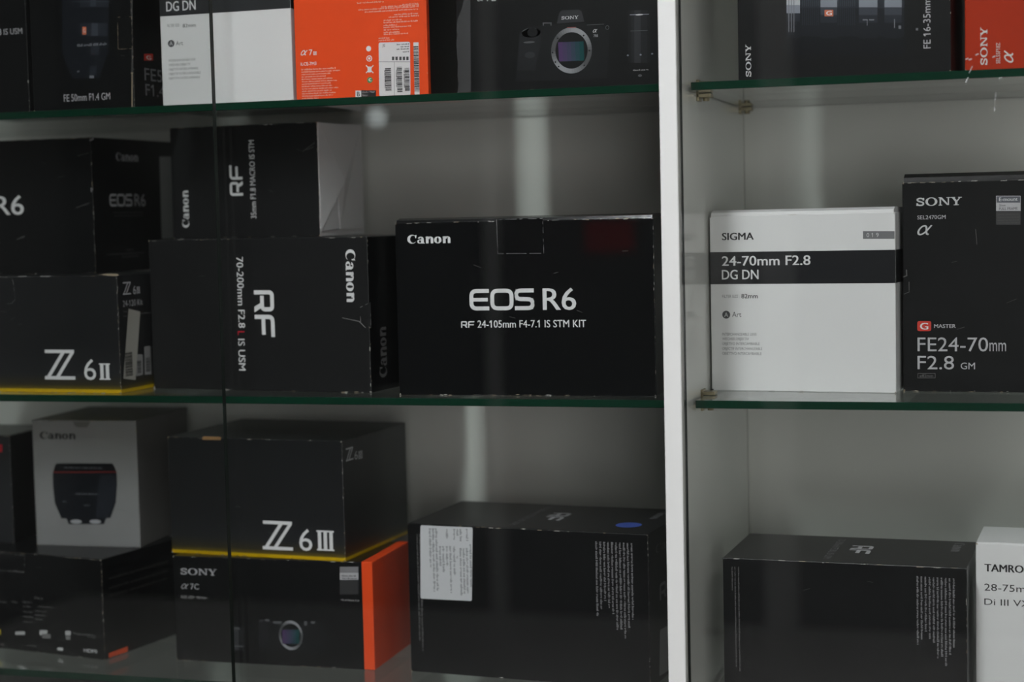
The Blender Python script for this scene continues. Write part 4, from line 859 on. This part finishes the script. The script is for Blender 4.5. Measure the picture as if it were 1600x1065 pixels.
def rounded(pts, r, n=6):
    """polyline with its inner corners rounded"""
    out = [pts[0]]
    for i in range(1, len(pts) - 1):
        p, a, b = Vector(pts[i]), Vector(pts[i - 1]), Vector(pts[i + 1])
        da, db = (a - p).normalized(), (b - p).normalized()
        for k in range(n + 1):
            t = k / n
            q = (p + da * r) * (1 - t) ** 2 + p * 2 * t * (1 - t) + (p + db * r) * t * t
            out.append(tuple(q))
    out.append(pts[-1])
    return out
def shift(polys, dx, sx=1.0): return [[(x * sx + dx, y) for x, y in p] for p in polys]

def logo(name):
    if name == 'CANON':
        C = ering(.50, .50, (.50, .50), (.33, .41), 42, 318, 30, (.62, .50)) + [[(.80, .90), (.98, .98), (.93, .60), (.86, .62), (.82, .76)]]
        a = ering(.30, .23, (.30, .235), (.10, .15), 0, 360, 20) + rect(.42, 0, .70, .55) + ering(.38, .50, (.32, .27), (.08, .19), 0, 165, 14) + [[(.70, 0), (.80, 0), (.80, .06), (.70, .10)]]
        n = rect(.02, 0, .30, .74) + [[(-.06, .70), (.05, .66), (.05, .77), (.30, .77), (.30, .70)]] + ering(.48, .48, (.33, .29), (.06, .18), 0, 180, 14) + rect(.53, 0, .81, .50)
        o = ering(.40, .37, (.40, .385), (.12, .30), 0, 360, 24)
        return C + shift(a, 1.04) + shift(n, 1.94) + shift(o, 2.82) + shift(n, 3.74)
    if name == 'SONY':
        s = [(.74, .70), (.68, .86), (.50, .925), (.30, .925), (.13, .83), (.12, .68), (.26, .575), (.55, .47), (.71, .37), (.72, .20), (.58, .085), (.36, .07), (.17, .12), (.09, .30)]
        Sg = stroke(rounded(s, .04, 3), .17) + rect(.70, .66, .80, .98) + rect(.02, .02, .12, .34)
        O = ering(.60, .5, (.60, .52), (.35, .43), 0, 360, 32)
        N = rect(.10, .04, .24, .96) + rect(.92, .04, 1.04, .96) + [[(.10, .96), (.36, .96), (1.04, .04), (.84, .04)]] + rect(0, 0, .36, .09) + rect(0, .91, .30, 1.0) + rect(.78, .91, 1.16, 1.0)
        Y = [[(.10, .95), (.36, .95), (.68, .48), (.46, .42)], [(.86, .95), (1.0, .95), (.66, .42), (.56, .48)]] + rect(.44, .05, .68, .48) + rect(.30, 0, .82, .09) + rect(0, .91, .46, 1.0) + rect(.74, .91, 1.12, 1.0)
        return Sg + shift(O, .92) + shift(N, 2.24) + shift(Y, 3.44)
    if name == 'EOS':
        tk = .185
        E = stroke(rounded([(.94, .91), (.09, .91), (.09, .09), (.94, .09)], .26), tk) + stroke([(.10, .50), (.88, .50)], tk * .9)
        O = stroke(rounded([(.55, .91), (.09, .91), (.09, .09), (1.01, .09), (1.01, .91), (.55, .91)], .26), tk)
        Sg = stroke(rounded([(.93, .91), (.09, .91), (.09, .52), (.87, .50), (.87, .09), (.02, .09)], .22), tk)
        return E + shift(O, 1.0) + shift(Sg, 2.14)
    if name == 'RF':
        tk = .19
        Rl = stroke(rounded([(.10, 0), (.10, .905), (.86, .905), (.86, .40), (.25, .40)], .16), tk) + [[(.52, .42), (.76, .42), (1.0, 0), (.74, 0)]]
        F = stroke(rounded([(.10, 0), (.10, .905), (1.0, .905)], .22), tk) + stroke([(.10, .44), (.90, .44)], tk)
        return Rl + shift(F, 1.10)
    if name == 'Z':
        return rect(.03, .885, .99, 1) + rect(0, 0, 1, .115) + [[(.0, .0), (.13, .0), (.72, .95), (.59, .95)], [(.33, .05), (.46, .05), (.99, .90), (.99, 1.0), (.90, .95)]]
    if name == 'ALPHA':
        k = [(1.02, 1.0), (.86, .66), (.66, .30), (.44, .08), (.22, .06), (.08, .26), (.10, .58), (.26, .86), (.48, .94), (.64, .76), (.72, .42), (.82, .12), (1.0, .04)]
        out = []
        for i in range(len(k) - 1):
            p0, p1, p2, p3 = (Vector(k[max(0, min(len(k) - 1, i + j))]) for j in (-1, 0, 1, 2))
            for q in range(4):
                t_ = q / 4
                out.append(tuple(.5 * (2 * p1 + (p2 - p0) * t_ + (2 * p0 - 5 * p1 + 4 * p2 - p3) * t_ ** 2 + (3 * p1 - p0 - 3 * p2 + p3) * t_ ** 3)))
        return stroke(out + [k[-1]], .15)
    if name in ('II', 'III'):
        k = len(name); w_ = (.5 if k == 2 else .36); out = rect(0, 0, 1, .08) + rect(0, .92, 1, 1)
        for i in range(k):
            c = (i + .5) / k; out += rect(c - .30 / k, 0, c + .30 / k, 1)
        return out

class Print:
    """flat printed areas of one part of a carton; several inks"""
    def __init__(s): s.bm = bmesh.new(); s.mats = []
    def slot(s, m):
        if m not in s.mats: s.mats.append(m)
        return s.mats.index(m)
    def poly(s, pts, m):
        try: f = s.bm.faces.new([s.bm.verts.new(p) for p in pts])
        except ValueError: return
        f.material_index = s.slot(m)
    def geo(s, vs, fs, m):
        V = [s.bm.verts.new(p) for p in vs]; k = s.slot(m)
        for f in fs:
            try: s.bm.faces.new([V[i] for i in f]).material_index = k
            except ValueError: pass

def on_face(b, f, u, v, off):
    x, y, a, w_, d_, h_, z = CARTONS[b][0]
    if f == 'F': return Vector((u - w_ / 2, -d_ / 2 - off, v)) * MM
    if f == 'R': return Vector((w_ / 2 + off, u - d_ / 2, v)) * MM
    return Vector((u - w_ / 2, v - d_ / 2, h_ + off)) * MM
def rotuv(x, y, rot):
    return ((x, y), (-y, x), (-x, -y), (y, -x))[rot]
L0, LS = 0.12, 0.07     # print lies a hair above the board; each layer a little higher
# ------------------------------------------------------------------ the cartons
# key: (x, y, turn, width, depth, height, base z), name, label, face materials (front, right, other), wear
CARTONS = {
'R6c': ((-309, 84, 1.6, 282, 160, 186, 8), 'camera_carton', 'wide black camera carton with large centred white lettering, beside the white divider', ('blkgloss', 'blk', 'blk'), 1.0),
'RF70': ((-632, 135, -6.4, 285, 140, 172, 8), 'lens_carton', 'black lens carton with white lettering running downwards, under the grey-ended carton', ('blksoft', 'blkgloss', 'blksoft'), .5),
'RF35': ((-629, 191, -3.44, 193.5, 121, 131, 180), 'lens_carton', 'black lens carton with grey folded end and upward lettering, on top of another carton', ('blksoft', 'gry', 'blksoft'), .5),
'Z6II': ((-890, 85, -2.5, 250, 150, 134, 8), 'camera_carton', 'black camera carton with yellow bottom edge and pale stickers on its side', ('zcart', 'zcart', 'zcart'), .8),
'R6l': ((-961, 166, -2.9, 249, 205, 160, 142), 'camera_carton', 'black camera carton at the left frame edge, stacked on the yellow-edged carton with stickers', ('blk', 'blk', 'blk'), .7),
'blk8': ((-944, 158, -9.8, 249, 150, 120, -312), 'camera_carton', 'black carton with rows of small white icons, under the white carton with lens picture', ('blk', 'blk', 'blk'), .7),
'can': ((-826, 183, 2.6, 139, 147, 155, -192), 'lens_carton', 'white lens carton with dark sides and a picture of a black lens', ('shaded_white_carton', 'canside', 'canside'), .2),
'drk6': ((-974, 188, 2.7, 110, 110, 134, -192), 'lens_carton', 'dark carton cut by the left frame edge, beside the white carton with lens picture', ('blk3', 'blk', 'blk'), .2),
'a7C': ((-615, 134, .9, 247, 125, 124, -312), 'camera_carton', 'black camera carton with bright orange right end, under a yellow-edged carton', ('blk', 'orange_carton', 'blk'), .5),
'Z6III': ((-624, 149, -3.6, 226, 178, 138, -188), 'camera_carton', 'black camera carton with yellow bottom edge, stacked on the orange-ended carton', ('zcart', 'zcart', 'zcart'), .5),
'RFlow': ((-326, 143, -4.5, 282, 158, 169, -312), 'lens_carton', 'black lens carton with white address sticker and round blue sticker', ('blk', 'blk', 'blksoft'), .5),
'Sig': ((19.5, 157, -4.8, 195, 90, 186, 8), 'lens_carton', 'white lens carton with black band, standing right of the divider', ('white_carton', 'white_carton', 'white_carton'), .1),
'SGM': ((219.5, 161, -2.2, 160, 130, 216, 8), 'lens_carton', 'tall black lens carton with small red square badge, beside the white banded carton', ('blk', 'blk', 'blk'), .7),
'RFr': ((40, 91, -2.5, 246, 141, 153, -312), 'lens_carton', 'black lens carton with columns of fine print, lying right of the divider', ('blk', 'blk', 'blksoft'), .4),
'Tam': ((293, 115, -3, 130, 96, 172, -312), 'lens_carton', 'white lens carton with plain black lettering at the lower right corner', ('white_carton', 'white_carton', 'white_carton'), .05),
'FE16': ((63.5, 88, -4, 210, 150, 290, 328), 'lens_carton', 'black lens carton with big sideways lens picture, beside the orange carton right of the divider', ('blk', 'red_reflection', 'blk'), .3),
'SOr': ((286, 75, 0, 130, 110, 290, 328), 'lens_carton', 'deep orange carton with sideways silver lettering in the upper right corner', ('red_carton', 'red_carton', 'red_carton'), .1),
'FE50': ((-738, 75, 0, 128, 100, 290, 328), 'lens_carton', 'black lens carton with dim upright lens picture and a tuck tab, upper left', ('blk', 'blk', 'blk'), .8),
'USM': ((-880, 78, 0, 135, 100, 290, 328), 'lens_carton', 'black carton in the upper left corner, left of the one with upright lens picture', ('blk', 'blk', 'blk'), .4),
'Sig2': ((-580, 84, -2, 160, 120, 290, 328), 'lens_carton', 'white lens carton with dark band, left of the orange carton with barcodes', ('white_carton', 'white_carton', 'white_carton'), .05),
'a7o': ((-415, 75, 0, 151, 130, 290, 328), 'camera_carton', 'orange camera carton with white shipping label and barcodes', ('orange_carton', 'blk', 'orange_carton'), .1),
'a7b': ((-231, 75, 0, 224, 140, 290, 328), 'camera_carton', 'black camera carton with picture of a camera body, left of the divider', ('blk', 'blk', 'blk'), .5),
}
ROOTS = {}
def carton_body(key):
    (x, y, a, w_, d_, h_, z), name, label, fm, wear = CARTONS[key]
    a = math.radians(a)
    ux, uy = math.cos(a), math.sin(a)
    cx, cy = x + ux * w_ / 2 - uy * d_ / 2, y + uy * w_ / 2 + ux * d_ / 2
    root = thing(name, label, 'carton', (cx, cy, z), a)
    ROOTS[key] = root
    bm = box_bm(-w_ / 2, w_ / 2, -d_ / 2, d_ / 2, 0, h_, 0.9, 2)
    for f in bm.faces:
        n = f.normal
        f.material_index = 0 if n.y < -0.8 else 1 if n.x > 0.8 else 2
    obj('carton_body', bm, list(fm), root)
    # scuffed corners and edges: small flakes of bare board
    if wear > 0.04:
        rnd = random.Random(len(key) * 31 + int(w_ * 7 + h_))
        P = Print()
        def flake(f, u, v, du, dv):
            pts = [(u - du, v - dv * rnd.uniform(.2, 1)), (u + du * rnd.uniform(.3, 1), v - dv * rnd.uniform(.3, 1)), (u + du * rnd.uniform(.6, 1), v + dv * rnd.uniform(.2, 1)), (u - du * rnd.uniform(.2, .9), v + dv)]
            P.poly([on_face(key, f, a_, b_, 0.10) for a_, b_ in pts], rnd.choice(['scuff', 'kscuff', 'dim3']))
        n = int(40 * wear)
        for i in range(n):
            flake('F', rnd.uniform(3, w_ - 3), h_ - rnd.uniform(.3, 1.1), rnd.uniform(.6, 4.5), rnd.uniform(.15, .5))
        for i in range(int(n * .5)):
            flake('F', rnd.uniform(3, w_ - 3), rnd.uniform(.3, 1.1), rnd.uniform(.6, 4), rnd.uniform(.15, .4))
        for i in range(int(n * .7)):
            flake('F', w_ - rnd.uniform(.2, .9), rnd.uniform(3, h_ - 3), rnd.uniform(.15, .4), rnd.uniform(.6, 3))
            flake('R', rnd.uniform(.2, .9), rnd.uniform(3, h_ - 3), rnd.uniform(.15, .4), rnd.uniform(.6, 3))
        for u in (1.0, w_ - 1.0):
            for v in (1.0, h_ - 1.0):
                for k in range(2): flake('F', u, v, rnd.uniform(.5, 1.4), rnd.uniform(.5, 1.3))
        for i in range(int(5 * wear)):      # longer scratches across the board
            u, v, l, s = rnd.uniform(.1, .9) * w_, rnd.uniform(.1, .9) * h_, rnd.uniform(4, 10), rnd.uniform(-.5, .5)
            P.poly([on_face(key, 'F', *q, 0.10) for q in ((u, v), (u + l, v + l * s), (u + l, v + l * s + .35), (u, v + .3))], 'dim')
        obj('edge_scuffs', P.bm, P.mats, root)['kind'] = 'stuff'

def slab(key, f, pts, m, name, t0, t1, rim=None, parent=None):
    """a raised flap of board following an outline on a face"""
    bm = bmesh.new()
    tt = t1 if isinstance(t1, list) else [t1] * len(pts)
    A = [bm.verts.new(on_face(key, f, u, v, t0)) for u, v in pts]; B = [bm.verts.new(on_face(key, f, u, v, q)) for (u, v), q in zip(pts, tt)]
    bm.faces.new(A[::-1]); bm.faces.new(B)
    for i in range(len(pts)): bm.faces.new((A[i], A[(i + 1) % len(pts)], B[(i + 1) % len(pts)], B[i]))
    bmesh.ops.recalc_face_normals(bm, faces=bm.faces)
    o = obj(name, bm, m, ROOTS[key])
    if rim:
        P = Print(); rnd = random.Random(len(pts) + int(pts[0][0]))
        ring = [(*c, h_) for c, h_ in zip(pts, tt)]; ring.append(ring[0])
        for p, q in zip(ring, ring[1:]):
            n = max(2, int(math.dist(p[:2], q[:2]) / 3))
            for i in range(n):
                if rnd.random() < rim[1]:
                    a_ = (p[0] + (q[0] - p[0]) * i / n, p[1] + (q[1] - p[1]) * i / n); b_ = (p[0] + (q[0] - p[0]) * (i + 1) / n, p[1] + (q[1] - p[1]) * (i + 1) / n)
                    for poly in stroke([a_, b_], rnd.uniform(.25, .6)): P.poly([on_face(key, f, *poly[k], p[2] + (q[2] - p[2]) * (i + (k in (1, 2))) / n + .06) for k in range(4)], rim[0])
        obj('wear_fold_rim', P.bm, P.mats or ['scuff'], o)
    return o

for key in CARTONS: carton_body(key)

# raised pieces of board
def lid(key, rise, run, m, back=0.9):
    """a lid flap that bulges up from the front top edge"""
    (x, y, a, w_, d_, h_, z) = CARTONS[key][0]
    bm = bmesh.new(); prof = [(0.8, 0), (1.6, rise * .55), (run, rise), (d_ * back, rise * .8), (d_ * back + 4, 0)]
    A = [bm.verts.new(Vector((-w_ / 2 + 1.5, -d_ / 2 + p, h_ + q)) * MM) for p, q in prof]; B = [bm.verts.new(Vector((w_ / 2 - 1.5, -d_ / 2 + p, h_ + q)) * MM) for p, q in prof]
    for i in range(len(prof)): bm.faces.new((A[i], B[i], B[(i + 1) % len(prof)], A[(i + 1) % len(prof)]))
    bm.faces.new(A[::-1]); bm.faces.new(B)
    bmesh.ops.recalc_face_normals(bm, faces=bm.faces)
    obj('lid_flap', bm, m, ROOTS[key])
lid('R6c', 4.5, 14, 'blkgloss'); lid('Sig', 5.5, 10, 'white_carton'); lid('SGM', 8.5, 12, 'blk'); lid('Tam', 1.5, 60, 'white_carton')

(x, y, a, w_, d_, h_, z) = CARTONS['a7C'][0]
bm = box_bm(w_ / 2 - 12.5, w_ / 2 + .5, -d_ / 2 - .5, d_ / 2 + .5, 0.02, h_ + .4, 1.0)
obj('orange_end_cap', bm, 'orange_carton', ROOTS['a7C'])
(x, y, a, w_, d_, h_, z) = CARTONS['a7o'][0]
obj('orange_corner', box_bm(w_ / 2 - 3, w_ / 2 + .4, -d_ / 2 - .1, -d_ / 2 + 9, 0.02, h_, 1.2), 'orange_carton', ROOTS['a7o'])
for k in ('Sig', 'Sig2'):
    w_, d_ = CARTONS[k][0][3:5]
    band = [p for p in PRINTS if p[0] == k and p[2] == 'black_band'][0][4]
    zs = sorted(q[1] for q in band); lo, hi = (zs[0] + zs[1]) / 2, (zs[2] + zs[3]) / 2
    P = Print(); P.poly([on_face(k, 'F', u, v, .1) for u, v in ((.2, lo), (w_ - .2, lo), (w_ - .2, hi), (.2, hi))], 'blk2' if k == 'Sig' else 'blk3')
    P.poly([on_face(k, 'R', u, v, .1) for u, v in ((.2, lo), (d_ - .2, lo), (d_ - .2, hi), (.2, hi))], 'blk2')
    P.poly([Vector((-q.x, q.y, q.z)) for q in (on_face(k, 'R', u, v, .1) for u, v in ((.2, lo), (d_ - .2, lo), (d_ - .2, hi), (.2, hi)))], 'blk2')
    obj('black_band', P.bm, P.mats, ROOTS[k])

# printed parts
parts = {}
flaps = 0
for e in PRINTS:
    b, f, part, kind = e[:4]
    if part == 'black_band': continue
    if part == 'TAB':
        slab(b, f, e[4], CARTONS[b][3][0], 'tuck_tab', 0.0, 0.5, ('gry3' if b == 'R6c' else 'kscuff' if b == 'FE50' else 'grt', .75 if b in ('R6c', 'FE50') else .35)); continue
    if part == 'FLAP':
        flaps += 1
        slab(b, f, e[4], 'gry', 'end_flap', 0.0, ([.3, .3, .3, 2.0, 4.0, 5.0], [.5, 6.0, .5], [5.0, 3.6, 1.2, .4])[flaps - 1], (None, ('crease_light', 1.0), ('drkg', 1.0))[flaps - 1]); continue  # bright and dark rims paint light and shade along the folds
    if part == 'NOTCH':
        slab(b, f, e[4], 'canside', 'thumb_notch', 0.0, .15); continue
    P = parts.setdefault((b, part), Print())
    if kind in ('T', 'L'):
        txt, ink, u, v, wd, ht, rot, opt = e[4:12]
        off = L0 + LS * opt.get('ly', 0)
        lift = None
        if kind == 'T':
            vs, fs = text_geo(txt)
            bo = opt.get('bold', 0.0)
            if bo:      # heavier weight: the same outline printed with a slight sideways spread
                n0 = len(vs)
                vs, fs = [(p[0] + k * bo, p[1]) for k in (-1, 0, 1) for p in vs], [tuple(i + k * n0 for i in g) for k in range(3) for g in fs]
                lift = [k * .03 for k in range(3) for _ in range(n0)]
        else:
            vs, fs = [], []
            lift = []
            for k, pl in enumerate(logo(txt)):
                lift += [(k % 5) * .014] * len(pl)
                fs.append(tuple(range(len(vs), len(vs) + len(pl)))); vs += pl
        if opt.get('sh'): vs = [(p[0] + p[1] * opt['sh'], p[1]) for p in vs]
        x0, x1 = min(p[0] for p in vs), max(p[0] for p in vs)
        if kind == 'T' and not opt.get('xh'): y0, hh = 0.0, CAP
        else: y0 = min(p[1] for p in vs); hh = max(p[1] for p in vs) - y0
        pts = []
        for i, p in enumerate(vs):
            dx, dy = rotuv((p[0] - x0) / (x1 - x0) * wd, (p[1] - y0) / hh * ht, rot)
            pts.append(on_face(b, f, u + dx, v + dy, off + (lift[i] if lift else 0)))
        P.geo(pts, fs, ink)
    elif kind == 'P':
        pts, ink, ly = e[4:7]; off = L0 + LS * ly
        if ink == 'sens':
            (a0, a1, a2, a3) = [Vector(q) for q in pts]
            for i in range(6):
                q = [a0.lerp(a1, i / 6), a0.lerp(a1, (i + 1) / 6), a3.lerp(a2, (i + 1) / 6), a3.lerp(a2, i / 6)]
                P.poly([on_face(b, f, *c, off) for c in q], 'sens%d' % i)
        else:
            if part in ('address_sticker', 'shipping_label', 'serial_sticker', 'barcode_sticker', 'master_badge') and ly < 2 and len(pts) == 4:
                m0 = [(pts[3][0] + pts[0][0]) / 2, (pts[3][1] + pts[0][1]) / 2]
                pts = rounded([m0] + pts + [m0], 2.2, 4)[:-1]
            P.poly([on_face(b, f, *c, off) for c in pts], ink)
    elif kind == 'E':
        (cu, cv, rx, ry, inner), ink, ly = e[4:7]; off = L0 + LS * ly
        n = 48
        if inner:
            for i, q in enumerate(ering(cu, cv, (rx, ry), (rx * inner, ry * inner), 0, 360, n)):
                P.poly([on_face(b, f, *c, off) for c in q], 'ring%d' % int(3.99 + 3.9 * math.cos(2 * (2 * math.pi * i / n) - 2.2)) if ink == 'RING' else ink)
        else:
            P.poly([on_face(b, f, cu + rx * math.cos(2 * math.pi * i / n), cv + ry * math.sin(2 * math.pi * i / n), off) for i in range(n)], ink)
    elif kind == 'B':
        (u, v, du, dv), ink, ly, hor, seed = e[4:9]; off = L0 + LS * ly; rnd = random.Random(seed + 77)
        pos, L = 0.0, (du if hor else dv)
        while pos < L - .6:
            t_ = min(rnd.choice((.35, .5, .8, 1.3)), L - pos)
            q = ((u + pos, v), (u + pos + t_, v), (u + pos + t_, v + dv), (u + pos, v + dv)) if hor else ((u, v + pos), (u + du, v + pos), (u + du, v + pos + t_), (u, v + pos + t_))
            P.poly([on_face(b, f, *c, off) for c in q], ink); pos += t_ + rnd.choice((.3, .45, .7))
    elif kind == 'N':
        (u, v, du, dv, ht), ink, ly, seed = e[4:8]; off = L0 + LS * ly; rnd = random.Random(seed * 13 + int(abs(u * 10 + v * 3)))
        L = math.hypot(du, dv); ex, ey = du / L, dv / L; nx, ny = -ey, ex
        pos = 0.0; word = rnd.randint(3, 9)
        while pos < L:
            g = ht * rnd.uniform(.30, .50); hh = ht * rnd.choice((.65, .7, .75, 1.0)); yb = ht * rnd.choice((0, 0, 0, .25)) if hh < .8 * ht else 0
            q = [(pos, yb), (pos + g, yb), (pos + g, hh), (pos, hh)]
            P.poly([on_face(b, f, u + ex * s_ + nx * t_, v + ey * s_ + ny * t_, off) for s_, t_ in q], ink)
            pos += g + ht * .18; word -= 1
            if word == 0: pos += ht * .4; word = rnd.randint(3, 9)
for (b, part), P in parts.items():
    if len(P.bm.faces):
        o = obj(part.split('#')[0], P.bm, P.mats, ROOTS[b])
        if part in ('fine_print', 'scratch_marks', 'worn_corner', 'worn_edge'): o['kind'] = 'stuff'
